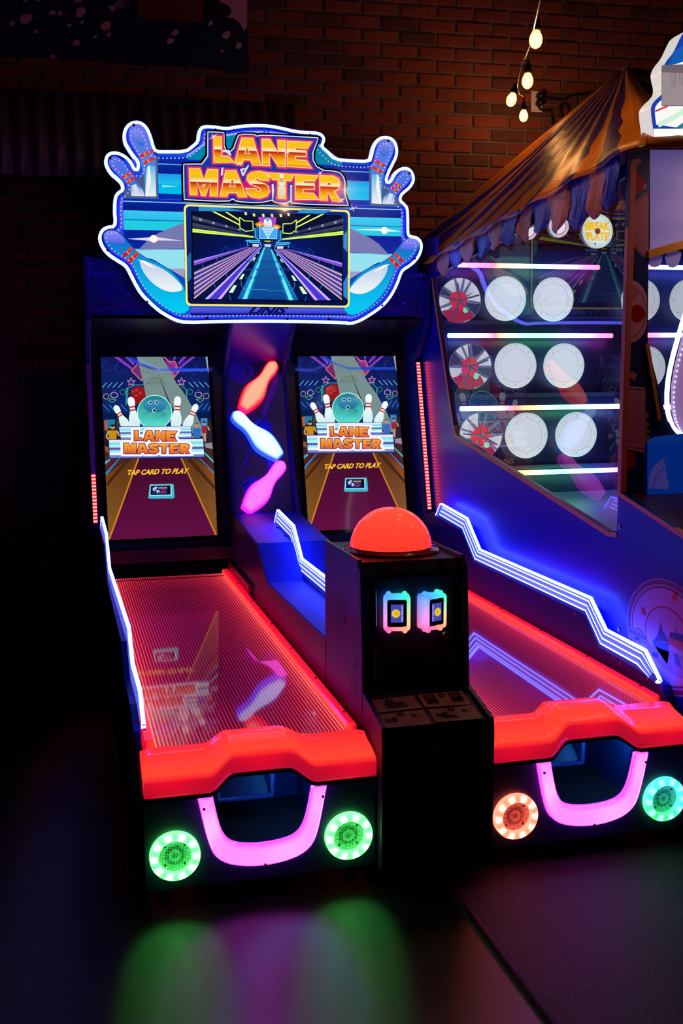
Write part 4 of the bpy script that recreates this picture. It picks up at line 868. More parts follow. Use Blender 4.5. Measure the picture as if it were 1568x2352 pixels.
for m in (1, -1):
    Q = lambda pts: P([(x if m > 0 else 1552-x, y+(0 if m > 0 else (y*.0)+22-(y-300)*.02)) for x, y in pts])
    A.poly(Q([(45, 70), (560, 215), (560, 240), (45, 110)]), [(70, 70, 90), (30, 40, 80), (20, 30, 70), (50, 52, 76)], 6); A.poly(Q([(45, 140), (600, 255), (600, 275), (45, 182)]), [(64, 66, 90), (40, 50, 90), (30, 40, 80), (40, 44, 70)], 6)
    for k in range(4): A.poly(Q([(110+k*125, 95+k*33), (135+k*125, 102+k*33), (135+k*125, 125+k*30), (110+k*125, 118+k*30)]), (140, 140, 170), 7)
    A.poly(Q([(45, 195), (640, 270), (640, 285), (45, 232)]), (206, 226, 60), 7); A.poly(Q([(45, 208), (640, 276), (640, 281), (45, 218)]), (140, 210, 120), 8)
    A.poly(Q([(230, 30), (265, 32), (505, 155), (500, 165)]), (214, 232, 90), 7); A.poly(Q([(360, 36), (385, 37), (505, 112), (500, 124)]), (214, 232, 90), 7)
    bx = [(500, 85), (548, 122), (630, 125), (632, 215), (560, 222), (505, 190)]; A.poly(Q(bx), (6, 12, 46), 8); A.line(Q(bx), .0045, (190, 232, 90), 9, True)
    # lanes running to the middle
    for xa, ya, xb, yb, w, c in ((58, 520, 590, 372, 11, (150, 120, 240)), (58, 545, 600, 376, 10, (120, 70, 200))): A.poly(Q([(xa, ya-w), (xb, yb-1), (xb, yb+1), (xa, ya+w)]), c, 6)
    A.poly(Q([(60, 610), (612, 375), (690, 378), (62, 880)]), [(40, 44, 190), (80, 60, 170), (90, 60, 170), (70, 56, 190)], 6)
    for k in range(6):
        y = 630+k*48; A.poly(Q([(60, y-5), (618+k*12, 376), (619+k*12, 376.4), (60, y+9)]), (230, 190, 40), 7)
    A.poly(Q([(165, 880), (700, 375), (716, 377), (320, 880)]), (64, 50, 190), 7); A.poly(Q([(165, 880), (698, 375), (702, 376), (200, 880)]), (190, 160, 250), 8); A.poly(Q([(290, 880), (710, 376), (714, 377), (322, 880)]), [(210, 140, 230), (150, 200, 250), (150, 200, 250), (210, 150, 240)], 8)
    for xa, ya, s in ((430, 780, 34), (520, 660, 24), (640, 490, 15), (685, 430, 8)): A.poly(Q([(xa-s, ya+s*1.1), (xa+s*.4, ya-s), (xa+s*1.3, ya-s), (xa+s*.2, ya+s*1.1)]), (190, 250, 180), 8)
    A.poly(Q([(480, 880), (735, 375), (752, 375), (600, 880)]), [(10, 90, 160), (30, 150, 200), (30, 150, 200), (10, 70, 140)], 8); A.poly(Q([(530, 880), (744, 375), (750, 375), (572, 880)]), (90, 216, 240), 9)
    for xa, ya in ((150, 560), (285, 500), (262, 745), (378, 650), (412, 870)): A.line(Q([(xa-8, ya-30), (xa-3, ya), (xa+6, ya+20)]), .0022, (40, 130, 190), 9)
    A.line(Q([(515, 700), (520, 750), (545, 785), (780, 790)]), .0022, (60, 150, 190), 10)
    A.line(Q([(330, 520), (335, 410), (370, 365), (410, 420)]), .0018, (40, 70, 150), 9)
    A.poly(Q([(560, 308), (700, 308), (700, 320), (560, 320)]), (70, 180, 220), 8); A.line(Q([(580, 318), (578, 366)]), .003, (70, 190, 220), 8); A.line(Q([(596, 305), (600, 330), (700, 332), (712, 372)]), .003, (90, 210, 236), 9)
    A.poly(Q([(610, 340), (700, 340), (706, 376), (606, 374)]), (6, 10, 30), 8); A.poly(Q([(625, 346), (690, 347), (686, 372), (628, 370)]), (196, 190, 220), 10)
    A.poly(Q([(648, 190), (680, 180), (682, 300), (652, 285)]), (20, 90, 170), 9); A.line(Q([(648, 190), (652, 285), (690, 305)]), .003, (90, 210, 240), 10)
    A.poly(Q([(650, 150), (690, 130), (735, 140), (720, 175), (670, 178)]), (240, 120, 20), 10); A.poly(Q([(672, 158), (700, 145), (720, 160), (690, 172)]), (252, 190, 50), 11)
A.poly(P([(755, 375), (800, 375), (985, 885), (590, 880)]), [(20, 90, 150), (20, 90, 150), (8, 60, 130), (8, 60, 130)], 7); A.poly(P([(680, 82), (860, 88), (848, 170), (702, 168)]), (150, 60, 190), 9); A.poly(P([(560, 45), (990, 50), (860, 88), (690, 82)]), (26, 18, 50), 6)
for x, y in ((560, 50), (640, 64), (730, 68), (815, 68), (900, 70), (975, 60)): A.poly(P([(x-14, y-14), (x+10, y-14), (x+14, y+14), (x-6, y+14)]), (190, 226, 120), 8)
A.poly(P([(690, 182), (865, 186), (862, 296), (692, 292)]), (60, 150, 226), 10); A.line(P([(690, 182), (865, 186), (862, 296), (692, 292)]), .003, (120, 226, 250), 11, True)
for r in range(4):
    for k in range(4-r): A.poly(P(circle(733+k*29+r*14, 202+r*25, 12, 12)), (206, 226, 246), 12); A.poly(P(circle(733+k*29+r*14, 202+r*25, 5, 8)), (120, 130, 160), 13)
A.poly(P([(735, 140), (740, 112), (772, 96), (806, 112), (812, 142), (815, 178), (732, 176)]), (240, 236, 240), 12); A.poly(P(circle(774, 114, 18, 14)), (60, 190, 180), 13)
A.text('LANE', [W(*c8(744, 136)), W(*c8(802, 138)), W(*c8(802, 152)), W(*c8(744, 150))], (230, 60, 30), 14); A.text('MASTER', [W(*c8(735, 156)), W(*c8(812, 158)), W(*c8(812, 174)), W(*c8(735, 172))], (230, 60, 30), 14)
A.poly(P([(725, 306), (832, 308), (830, 334), (726, 332)]), (4, 6, 16), 12); A.text('< FRAME 1 >', [W(*c8(734, 312)), W(*c8(824, 314)), W(*c8(824, 328)), W(*c8(734, 326))], (230, 230, 70), 13)
A.poly(P([(742, 348), (806, 350), (804, 374), (744, 372)]), (190, 186, 220), 12)
for t, x0, x1, y, c in (('Knock all the pins', 560, 915, 522, (20, 60, 120)), ('over to get a STRIKE', 550, 985, 600, (30, 56, 120)), ('and win a BONUS!', 555, 925, 672, (20, 64, 110))):
    A.text(t, [W(*c8(x0, y-26)), W(*c8(x1, y-24)), W(*c8(x1, y+18)), W(*c8(x0, y+16))], c, 15)
A.make('tv_picture', emit_attr('lit_television', 1.3, .06), tv)

# ---------------- the console between the lanes
CX0, CX1 = .715, 1.094
cp = [(.705, .06), (.705, 1.03), (.24, 1.036), (.205, 1.002), (.174, .597), (-.045, .548), (-.052, .50), (-.045, .06)]
for x in (CX0, CX1-.014): Geo().prism(cp, 'x', x, x+.014).make('console_side', mat('console_purple', (.055, .010, .07), .35, spec=.25), bowl, bevel=.003)
ci = [(.70, .07), (.70, 1.022), (.25, 1.026), (.219, .99), (.188, .59), (-.032, .54), (-.038, .50), (-.030, .07)]
Geo().prism(ci, 'x', CX0+.0135, CX1-.0135).make('console_body', M_CONSOLE, bowl)
for x in (CX0-.001, CX1-.013):
    g = Geo(); pl = cp[1:]
    g.sweep([[Vector((x+dx, y, z)) for dx in (0, .014)] for y, z in offset(cp, .0025)[1:]]); g.make('edge_moulding', M_TRIM, bowl)
# printed art on the left face of the console
A = Art(lambda y, z, l: Vector((CX0-.0005-l, y, z)))
def cs(x, y): p = onX(x, y, CX0); return (min(p.y, .70), p.z)
A.poly([cs(*p) for p in ((748, 1262), (822, 1296), (824, 1345), (747, 1322))], (50, 8, 66), 1); A.poly([cs(*p) for p in ((747, 1322), (824, 1345), (828, 1420), (744, 1400))], (76, 14, 84), 1)
A.poly([cs(*p) for p in ((782+13*math.cos(k*math.pi/12), 1397+40*math.sin(k*math.pi/12)) for k in range(24))], (30, 8, 46), 2)
A.poly([cs(*p) for p in ((832, 1500), (812, 1512), (805, 1560), (806, 1610), (832, 1640))], (90, 22, 90), 2)
for y in (1528, 1582): A.poly([cs(818+5*math.cos(k*math.pi/8), y+10*math.sin(k*math.pi/8)) for k in range(16)], (40, 10, 50), 3)
A.make('console_print', M_MATTE, bowl)
UN = Vector((0, -.405, .031)).normalized(); U0 = Vector((0, .2205, 1.0))
def onU(px, py, o=0): return onP(px, py, U0+UN*o, UN)
def slab(name, pts, pf, o0, o1, m, parent, label=None, bevel=0):
    """a plate on a sloping face, from its outline in the photograph"""
    g = Geo(); n = len(pts); g.add([pf(x, y, o0) for x, y in pts]+[pf(x, y, o1) for x, y in pts], [tuple(range(n)), tuple(range(2*n-1, n-1, -1))]+[(i, (i+1) % n, n+(i+1) % n, n+i) for i in range(n)])
    return g.make(name, m, parent, label=label, bevel=bevel)
door = slab('service_door', [(858, 1330), (1040, 1318), (1042, 1558), (862, 1570)], onU, .0, .008, M_CONSOLE, bowl, bevel=.002)
for y0, y1 in ((1356, 1438), (1478, 1562)): Geo().tube([onU(862, y0, .01), onU(863, y1, .01)], .0035, 8).make('hinge', M_METAL, door)
Geo().lathe([(.011, 0), (.011, .012), (.008, .014), (0, .014)], onU(1021, 1457, .008), UN, 16).make('door_lock', M_METAL, door, True)
for x0, x1 in ((864, 900), (940, 972), (1000, 1030)):
    Art(lambda a, b, l: onU(a, b, .0005+l)).poly([(x0, 1292), (x0+20, 1291), (x0+26, 1322), (x0+4, 1323)], (30, 22, 40), 1).make('printed_stripe', M_MATTE, bowl)
st = slab('door_sticker', [(922, 1478), (984, 1473), (986, 1512), (924, 1517)], onU, .008, .0088, mat('sticker_black', (.02, .012, .012), .4), door)
def reader(px, py, yaw, label, flip):
    c = onU(px, py, .03); yw = R(yaw); X = Vector((math.cos(yw), math.sin(yw), 0)); N = Vector((math.sin(yw), -math.cos(yw), 0)); Z = Vector((0, 0, 1))
    q = lambda x, z, o: c+X*x+Z*z+N*o
    def rr(w, h, r, n=5): return rrect([(-w, h), (w, h), (w, -h), (-w, -h)], r, n)
    o1, o2 = rr(.045, .061, .014), rr(.033, .047, .008); n = len(o1); hue = []
    for x, z in o1:
        u, v = (x+.045)/.09, (z+.061)/.122
        tl, tr, bl, br = ((.10, .35, 1.6), (.05, 1.1, .62), (1.7, .12, .50), (1.6, .50, .22)); mL, mR = (.75, .85, 1.7), (.6, 1.1, .5)
        def c3_(a, m, b): return tuple((m[i]+(b[i]-m[i])*(v-.5)*2) if v > .5 else (a[i]+(m[i]-a[i])*v*2) for i in range(3))
        L, R_ = c3_(bl, mL, tl), c3_(br, mR, tr); hue.append(tuple(L[i]+(R_[i]-L[i])*u for i in range(3)))
    g = Geo(); dim = [tuple(k*.5 for k in h) for h in hue]
    g.add([q(x, z, -.035) for x, z in o1]+[q(x, z, .010) for x, z in o1]+[q(x*.96, z*.96, .016) for x, z in o1]+[q(x, z, .016) for x, z in o2]+[q(x, z, .011) for x, z in o2],
          [(j*n+i, j*n+(i+1) % n, (j+1)*n+(i+1) % n, (j+1)*n+i) for j in range(4) for i in range(n)], dim+hue+hue+hue+dim)
    rd = g.make('card_reader', M_PLASTIC, bowl, True, label, usecol=True)
    for sx, sz in ((-1, 1), (1, 1), (-1, -1), (1, -1)):
        k = min(range(n), key=lambda i: (o1[i][0]-sx*.03)**2+(o1[i][1]-sz*.06)**2)
        Geo().lathe([(.009, -.02), (.009, .006), (.006, .009), (0, .010)], q(sx*.027, sz*.061, 0), N, 14, hue[k]).make('reader_lug', M_PLASTIC, rd, True, usecol=True)
    g = Geo().add([q(x, z, .011) for x, z in rr(.031, .045, .005)]+[q(x, z, .0145) for x, z in rr(.031, .045, .005)], [tuple(range(n)), tuple(range(n, 2*n))]+[(i, (i+1) % n, n+(i+1) % n, n+i) for i in range(n)])
    g.make('reader_face', M_GLASSY, rd)
    A = Art(lambda x, z, l: q(x, z, .0148+l)); A.poly([(-.021, .031), (.021, .031), (.021, -.031), (-.021, -.031)], (70, 70, 176), 0)
    A.poly([(.014, .031), (.021, .031), (.021, -.031), (.014, -.031)] if not flip else [(-.021, .031), (-.014, .031), (-.014, -.031), (-.021, -.031)], (96, 96, 204), 1)
    A.poly(circle(-.004 if not flip else .004, 0, .0145, 24), (226, 196, 50), 2)
    if not flip: A.text('TAP YOUR CARD', [(.0195, .026), (.0195, -.026), (.0150, -.026), (.0150, .026)], (226, 226, 250), 3); A.text('TAP', [(.001, .007), (.001, -.007), (-.005, -.007), (-.005, .007)], (150, 120, 40), 3)
    else: A.text('TAP YOUR CARD', [(-.0195, -.026), (-.0195, .026), (-.0150, .026), (-.0150, -.026)], (226, 226, 250), 3); A.text('TAP', [(-.001, -.007), (-.001, .007), (.005, .007), (.005, -.007)], (150, 120, 40), 3)
    A.make('reader_display', M_SCREEN, rd)
reader(911, 1407, -14, 'left card reader, turned towards the left lane', False)
reader(996, 1404, 22, 'right card reader, turned towards the right lane', True)
PN_ = Vector((0, -.05, .22)).normalized(); P0_ = Vector((0, .188, .592))
def onI(px, py, o=0): return onP(px, py, P0_+PN_*o, PN_)
def c6(x, y): return (840+x/5.227, 1580+y/5.227)
MC_ = matte_attr('instruction_print', .5)
for k, q in enumerate(([(25, 150), (570, 90), (675, 240), (115, 300)], [(615, 85), (1150, 35), (1265, 195), (715, 235)], [(135, 325), (685, 260), (795, 430), (230, 485)], [(745, 260), (1285, 205), (1400, 365), (845, 415)])):
    q = [c6(*p) for p in q]
    cdp = slab('instruction_plate', q, onI, 0, .002, mat('plate_tan', (.60, .30, .18), .5), bowl)
    A = Art(lambda a, b, l: onI(a, b, .0022+l)); B = lambda u, v: tuple((q[0][i]*(1-u)+q[1][i]*u)*(1-v)+(q[3][i]*(1-u)+q[2][i]*u)*v for i in (0, 1))
    if k == 0: A.poly([B(*p) for p in ((.28, .42), (.35, .32), (.66, .36), (.74, .5), (.74, .8), (.30, .78))], (50, 40, 44), 1); A.poly([B(.42+.09*math.cos(t), .2+.17*math.sin(t)) for t in [j*math.pi/7 for j in range(14)]], (40, 26, 26), 2); A.poly([B(.42+.04*math.cos(t), .2+.08*math.sin(t)) for t in [j*math.pi/5 for j in range(10)]], (190, 120, 90), 3)
    elif k == 1:
        for u in (.10, .66): A.poly([B(u, .06), B(u+.26, .06), B(u+.26, .74), B(u, .74)], (36, 26, 28), 1); A.poly([B(u+.03, .1), B(u+.22, .1), B(u+.22, .38), B(u+.03, .38)], (150, 50, 40), 2)
        A.poly([B(.5+.08*math.cos(t), .2+.17*math.sin(t)) for t in [j*math.pi/7 for j in range(14)]], (40, 26, 26), 2); A.poly([B(.5+.035*math.cos(t), .2+.08*math.sin(t)) for t in [j*math.pi/5 for j in range(10)]], (190, 120, 90), 3)
    else:
        A.poly([B(*p) for p in ((.08, .3), (.2, .42), (.34, .22), (.36, .55), (.3, .68), (.1, .6))], (46, 32, 34), 1); A.poly([B(.74+.07*math.cos(t), .32+.13*math.sin(t)) for t in [j*math.pi/6 for j in range(12)]], (40, 66, 76), 1)
        for a_, b_ in (((.83, .3), (.95, .2)), ((.83, .4), (.96, .42)), ((.7, .15), (.68, .04))): A.poly([B(a_[0], a_[1]-.02), B(*b_), B(a_[0], a_[1]+.03)], (150, 70, 50), 1)
        A.poly([B(.48+.08*math.cos(t), .14+.14*math.sin(t)) for t in [j*math.pi/7 for j in range(14)]], (40, 26, 26), 2); A.poly([B(.48+.035*math.cos(t), .14+.07*math.sin(t)) for t in [j*math.pi/5 for j in range(10)]], (190, 120, 90), 3)
        if k == 3: A.poly([B(*p) for p in ((.2, .35), (.34, .5), (.5, .6), (.55, .78), (.36, .72), (.24, .8), (.22, .6))], (44, 34, 36), 1)
    A.make('plate_picture', MC_, cdp)
LN = Vector((0, -1, 0)); L0 = Vector((0, -.032, .3))
def onF(px, py, o=0): return onP(px, py, L0+LN*o, LN)
cdr = slab('coin_door', [(902, 1704), (1106, 1682), (1102, 1922), (906, 1944)], onF, 0, .006, M_CONSOLE, bowl, bevel=.002)
Geo().lathe([(.011, 0), (.011, .01), (.008, .012), (0, .012)], onF(996, 1719, .006), LN, 16).make('coin_lock', M_METAL, cdr, True)
for q in ([(920, 1747), (972, 1742), (972, 1762), (921, 1766)], [(998, 1738), (1050, 1733), (1049, 1752), (998, 1757)]): slab('coin_slot', q, onF, .006, .010, mat('coin_red', (.30, .05, .02), .35), cdr, bevel=.001)
for q in ([(912, 1943), (992, 1932), (992, 1935), (912, 1946)], [(1004, 1930), (1084, 1919), (1084, 1922), (1004, 1933)]): slab('brass_line', q, onF, .006, .008, mat('brass', (.6, .35, .12), .35, .8), cdr)
dc = Vector((.897, .45, 1.028))
Geo().lathe([(.176, -.002), (.176, .004), (.168, .010), (.150, .013), (.147, .018)], dc, (0, 0, 1), 40).make('dome_flange', mat('flange_clear', (.30, .06, .06), .12), bowl, True)
dr = .146; pr = [(dr, .006)]+[(dr*math.cos(t*math.pi/28), .012+dr*.98*math.sin(t*math.pi/28)) for t in range(0, 15)]
dcol = [(1.5, .022, .018)]+[(1.45+.35*t/14, .040+.055*t/14, .024+.022*t/14) for t in range(0, 15)]
Geo().lathe(pr, dc, (0, 0, 1), 48, dcol).make('dome_lamp', M_PLASTIC, bowl, True, 'orange-red glowing dome on top of the console', usecol=True)
for x in (.74, 1.075): Geo().lathe([(.022, 0), (.022, .008), (.012, .012), (.008, .07)], (x, 0.06, 0), (0, 0, 1), 12).make('leveling_foot', mat('dark_foot', (.05, .05, .05), .5, .5), bowl, True)

# ================================================================== the plate-throwing game on the right
pg = thing('plate_game', 'tall blue plate-throwing booth with a lit side window and striped tent roof', 'arcade game', (3.1, 1.5, 0))
SX = 1.897; M_GB = mat('booth_blue', (.002, .006, .40), .30, spec=.3); M_WOOD = mat('wood_edge', (.9, .42, .07), .4, noise=.2, nscale=20); M_NV = mat('booth_inside', (.015, .03, .16), .5)
def onS(px, py): p = onX(px, py, SX); return (p.y, p.z)
PT, PB_, WL0, WL1, WL2, WBR, CE = onS(1437, 350), onS(1419, 1130), onS(990, 622), onS(1043, 985), onS(1046, 997), onS(1409, 1229), onS(1568, 1228)
FY = PB_[0]-.025; CSL = (PB_[1]-CE[1])/(PB_[0]-CE[0]); FE = -.40
AP = onY(1437, 150, 1.9); EA = onX(1482, 322, SX-.045); EB = onX(966, 612, SX-.045); ED = onY(966, 547, 3.50); EF = EA+Vector((2.2, -.02, -.01))
ez = lambda y: EA.z+(EB.z-EA.z)*(y-EA.y)/(EB.y-EA.y)
k_ = (ez(WL0[0])-.07-WL0[1])/(WL0[1]-WL1[1]); WTL = (WL0[0]+(WL0[0]-WL1[0])*k_, WL0[1]+(WL0[1]-WL1[1])*k_); YB = 3.38; TOPF = ez(PB_[0])-.02
sidep = [(YB, .05), (YB, ez(YB)-.02), (PB_[0], TOPF), (FY, PB_[1]), (FE, PB_[1]+CSL*(FE-PB_[0])), (FE, .05)]
hole = [WTL, (WL1[0]+.008, WL1[1]+.02), WL2, (WBR[0]+.05, WBR[1]+.012), (PB_[0], WBR[1]+.02), (PB_[0], WBR[1]+.12), (PB_[0], TOPF-.05)]
Geo().prism(keyhole(sidep, hole), 'x', SX, SX+.02).make('side_panel', M_GB, pg)
wood = [WTL, (WL1[0]+.008, WL1[1]+.02), (WL2[0]-.01, WL2[1]-.002), (WBR[0]+.04, WBR[1]+.008), (PB_[0], WBR[1]+.015)]
def strip(pts, w, x0, x1, name, m, parent):
    g = Geo(); L = []
    for i, (y, z) in enumerate(pts):
        a, b = pts[max(i-1, 0)], pts[min(i+1, len(pts)-1)]; d = Vector((b[0]-a[0], b[1]-a[1])).normalized(); nx = Vector((-d.y, d.x))
        L.append([Vector((x0, y, z)), Vector((x1, y, z)), Vector((x1, y+nx.x*w, z+nx.y*w)), Vector((x0, y+nx.x*w, z+nx.y*w))])
    g.sweep(L, closed=True); g.f += [(0, 1, 2, 3), tuple(4*(len(pts)-1)+k for k in (3, 2, 1, 0))]
    return g.make(name, m, parent)
strip(wood, .020, SX-.004, SX+.021, 'window_edge', M_WOOD, pg)
Geo().box((SX-.004, FY-.002, PB_[1]), (SX+.022, PB_[0]+.004, TOPF)).make('corner_post', mat('post_wood', (.75, .22, .12), .35), pg, bevel=.003)
strip([(PB_[0], PB_[1]+.004), (FE, PB_[1]+CSL*(FE-PB_[0])+.002)], .016, SX-.004, SX+.021, 'counter_edge', M_WOOD, pg)
wp = [WTL, (WL1[0]+.008, WL1[1]+.02), WL2, (WBR[0]+.05, WBR[1]+.012), (PB_[0], WBR[1]+.02), (PB_[0], TOPF-.05)]
Geo().add([(SX+.012, y, z) for y, z in wp], [tuple(range(len(wp)))]).make('window_pane', pane_mat('window_glass', (.97, .98, 1), .01, .05, .09), pg)
# inside of the booth
YT = lambda z: WL0[0]+.06+.44*(z-WL0[1])
TN = Vector((0, -1, .43)).normalized(); TP = Vector((0, YT(1.5), 1.5))
def onT(px, py, o=0): return onP(px, py, TP+TN*o, TN)
Geo().add([(SX+.02, YT(.85), .85), (4.9, YT(.85), .85), (4.9, YT(2.36), 2.36), (SX+.02, YT(2.36), 2.36)], [(0, 1, 2, 3)]).make('target_wall', M_NV, pg)
Geo().add([(SX+.02, YT(.955)-.01, .955), (4.9, YT(.955)-.01, .955), (4.9, PB_[0], .86), (SX+.02, PB_[0], .86)], [(0, 1, 2, 3)]).make('catch_tray', mat('tray_blue', (.12, .22, .65), .3), pg)
Geo().box((SX+.02, 3.36, .05), (4.9, 3.38, 2.33)).make('booth_back', M_NV, pg)
for z in (2.075, 1.655, 1.255, .87+.05):
    y = YT(z-.15); Geo().box((SX+.05, y-.022, z-.170), (3.03, y-.004, z-.148)).make('target_ledge', mat('ledge_blue', (.05, .07, .22), .4), pg)
for z in (2.0, 1.64, 1.25):  # paler field behind each row of plates
    o_ = Geo().add([(x, YT(zz)-.004, zz) for x, zz in ((SX+.06, z-.17), (2.86, z-.17), (2.86, z+.17), (SX+.06, z+.17))], [(0, 1, 2, 3)]).make('target_field', mat('field_navy', (.02, .035, .14), .4), pg)
M_PLATE = emit_attr('plate_painted_light', 1.0, .3, (.7, .7, .72))  # brightness from the tubes is put into the plates as emission
TX = Vector((1, 0, 0)); TZ = Vector((0, 0, 1)); VN = Vector((0, -1, 0))
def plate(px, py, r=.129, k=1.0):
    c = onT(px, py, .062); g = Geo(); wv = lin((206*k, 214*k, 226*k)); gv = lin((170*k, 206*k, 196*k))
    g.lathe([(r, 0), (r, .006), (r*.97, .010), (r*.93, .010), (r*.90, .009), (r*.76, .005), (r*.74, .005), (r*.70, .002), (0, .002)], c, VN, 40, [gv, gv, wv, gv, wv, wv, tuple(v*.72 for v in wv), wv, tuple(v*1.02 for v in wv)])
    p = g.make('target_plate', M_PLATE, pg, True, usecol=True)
    A = Art(lambda a, b, l: c+TX*a+TZ*b+VN*(.0108+l))
    for q in range(8):
        t = q*math.pi/4+.0; A.line([(r*.83*math.cos(t)+s*.006*math.cos(t+1.57), r*.83*math.sin(t)+s*.006*math.sin(t+1.57)) for s in (-1, 1)], .0045, (150*k, 160*k, 160*k), 0)
    A.make('plate_marks', M_PRINT, p)
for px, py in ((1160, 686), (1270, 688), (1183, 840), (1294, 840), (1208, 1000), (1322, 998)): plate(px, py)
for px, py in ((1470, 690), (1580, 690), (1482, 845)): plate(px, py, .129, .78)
def broken(px, py, seed):
    rnd = random.Random(seed); c = onT(px, py, .066); r = .130
    A = Art(lambda a, b, l: c+TX*a+TZ*b+VN*l); A.poly(circle(0, 0, r, 32), (96, 100, 140), 0)
    t = 0; k = 0
    while t < 6.2:
        dt = rnd.uniform(.35, .75); a, b = t+.04, t+dt-.06; ri = rnd.uniform(.02, .05)
        A.poly([(ri*math.cos((a+b)/2), ri*math.sin((a+b)/2))]+[(r*.97*math.cos(a+(b-a)*j/4), r*.97*math.sin(a+(b-a)*j/4)) for j in range(5)], [(180, 186, 205)]+[(208, 210, 222)]*5 if rnd.random() < .72 else (54, 56, 90), 1); t += dt; k += 1
    A.poly([(rnd.uniform(.8, 1.15)*.055*math.cos(j*.45)-.005, rnd.uniform(.8, 1.15)*.055*math.sin(j*.45)) for j in range(14)], (206, 46, 70), 2)
    A.poly([(-.11, -.06), (-.02, -.045), (.06, -.05), (.09, -.10), (.0, -.13), (-.07, -.12)], (160, 40, 72), 2)
    A.poly(circle(.035, -.055, .017, 10), (130, 226, 190), 3)
    for j in range(5): A.line([(0, 0), (r*rnd.uniform(.6, 1)*math.cos(j*1.3+.4), r*rnd.uniform(.6, 1)*math.sin(j*1.3+.4))], .010, (70, 72, 110), 3)
    Geo().lathe([(r, -.015), (r, -.0005), (0, -.0005)], c, VN, 32).make('target_disc', M_NV, pg)
    A.make('shatter_picture', M_PRINT, pg)
for i, (px, py) in enumerate(((1056, 690), (1080, 842), (1104, 1000))): broken(px, py, i+3)
M_TUBE = emit_attr('led_tube', 1.0, .3)
def ledtube(x0, x1, z, stops):
    y = YT(z)-.06; N = 40; pts = [Vector((x0+(x1-x0)*k/N, y, z)) for k in range(N+1)]; cs = []
    for k in range(N+1):
        t = k/N
        for (ta, ca), (tb, cb) in zip(stops, stops[1:]):
            if ta <= t <= tb: u = (t-ta)/(tb-ta); cs.append(tuple(ca[i]+(cb[i]-ca[i])*u for i in range(3))); break
    Geo().tube(pts, .0135, 8, cs).make('led_tube', M_TUBE, pg, True, usecol=True)
Wt, Rd, Gn, Bl, Mg = (2.6, 2.8, 5.5), (6, .45, .5), (.9, 5.2, 1.6), (1.0, 1.6, 6.5), (4.6, .7, 4.0)
def tube_px(xa, xb, py, stops):
    p, q = onT(xa, py, .055), onT(xb, py, .055); ledtube(p.x, q.x, (p.z+q.z)/2, stops)
tube_px(1026, 1376, 611, [(0, Bl), (.15, Mg), (.3, Rd), (.55, Gn), (.7, Wt), (.88, Mg), (1, Rd)])
tube_px(1029, 1406, 771, [(0, Bl), (.1, Wt), (.28, Rd), (.42, Gn), (.62, Gn), (.78, Wt), (.9, Mg), (1, Rd)])
tube_px(1056, 1422, 936, [(0, Bl), (.12, Wt), (.32, Rd), (.45, (4, 1.8, .6)), (.58, Gn), (.75, Gn), (.9, Wt), (1, Wt)])
tube_px(1075, 1430, 1084, [(0, Rd), (.35, (5, 1.8, .6)), (.5, Gn), (.68, Gn), (.85, Bl), (1, Mg)])
tube_px(1487, 1800, 616, [(0, Mg), (.1, Bl), (1, Wt)]); tube_px(1485, 1800, 770, [(0, Rd), (.08, Mg), (.2, Wt), (1, Gn)]); tube_px(1505, 1800, 933, [(0, Mg), (.2, Wt), (1, Wt)])
# lit round signs under the roof
def disc_sign(px, py, r, words, label):
    c = onY(px, py, 2.78); X = Vector((1, 0, 0)); Z = Vector((0, 0, 1)); N = Vector((0, -1, 0))
    d = Geo().lathe([(r, -.03), (r, -.001), (0, -.001)], c, N, 32).make('round_sign', mat('disc_rim', (.6, .6, .6), .4), pg, label=label)
    A = Art(lambda a, b, l: c+X*a+Z*b+N*l); A.poly(circle(0, 0, r, 36), (226, 236, 226) if words else (232, 236, 250), 0)
    if words:
        A.line(circle(0, 0, r*.92, 30), .004, (150, 190, 170), 1, True); A.line(circle(0, 0, r*.80, 30), .003, (170, 200, 190), 1, True)
        for dx in (-.02, .02):
            for t in (1,): pass
        A.text('BREAK', [(-0.08017605633802818, 0.05438028169014085), (0.08017605633802818, 0.05438028169014085), (0.08226760563380282, 0.0034859154929577467), (-0.08226760563380282, 0.0034859154929577467)], (250, 200, 30), 2, 0, .06); A.text('PLATE', [(-0.07878169014084509, -0.005577464788732395), (0.07878169014084509, -0.005577464788732395), (0.06623239436619718, -0.05438028169014085), (-0.06623239436619718, -0.05438028169014085)], (250, 190, 20), 2, 0, .06)
        A.poly(circle(0, 0, .018, 10), (120, 60, 20), 3); A.poly(circle(-.014, .073, .006, 8), (60, 70, 80), 3); A.poly(circle(-.014, -.073, .006, 8), (60, 70, 80), 3)
    else:
        A.line(circle(0, 0, r*.72, 30), .007, (226, 70, 110), 1, True); A.line(circle(0, 0, r*.90, 30), .004, (120, 150, 160), 1, True)
    A.make('sign_face', M_PRINT, d)
disc_sign(1372, 531, .099, True, 'white lit disc with yellow lettering behind the side window')
disc_sign(1283, 520, .063, False, 'white lit disc with a red ring, nearer the lettered disc')
disc_sign(1213, 528, .056, False, 'white lit disc with a red ring, farthest from the lettered disc')
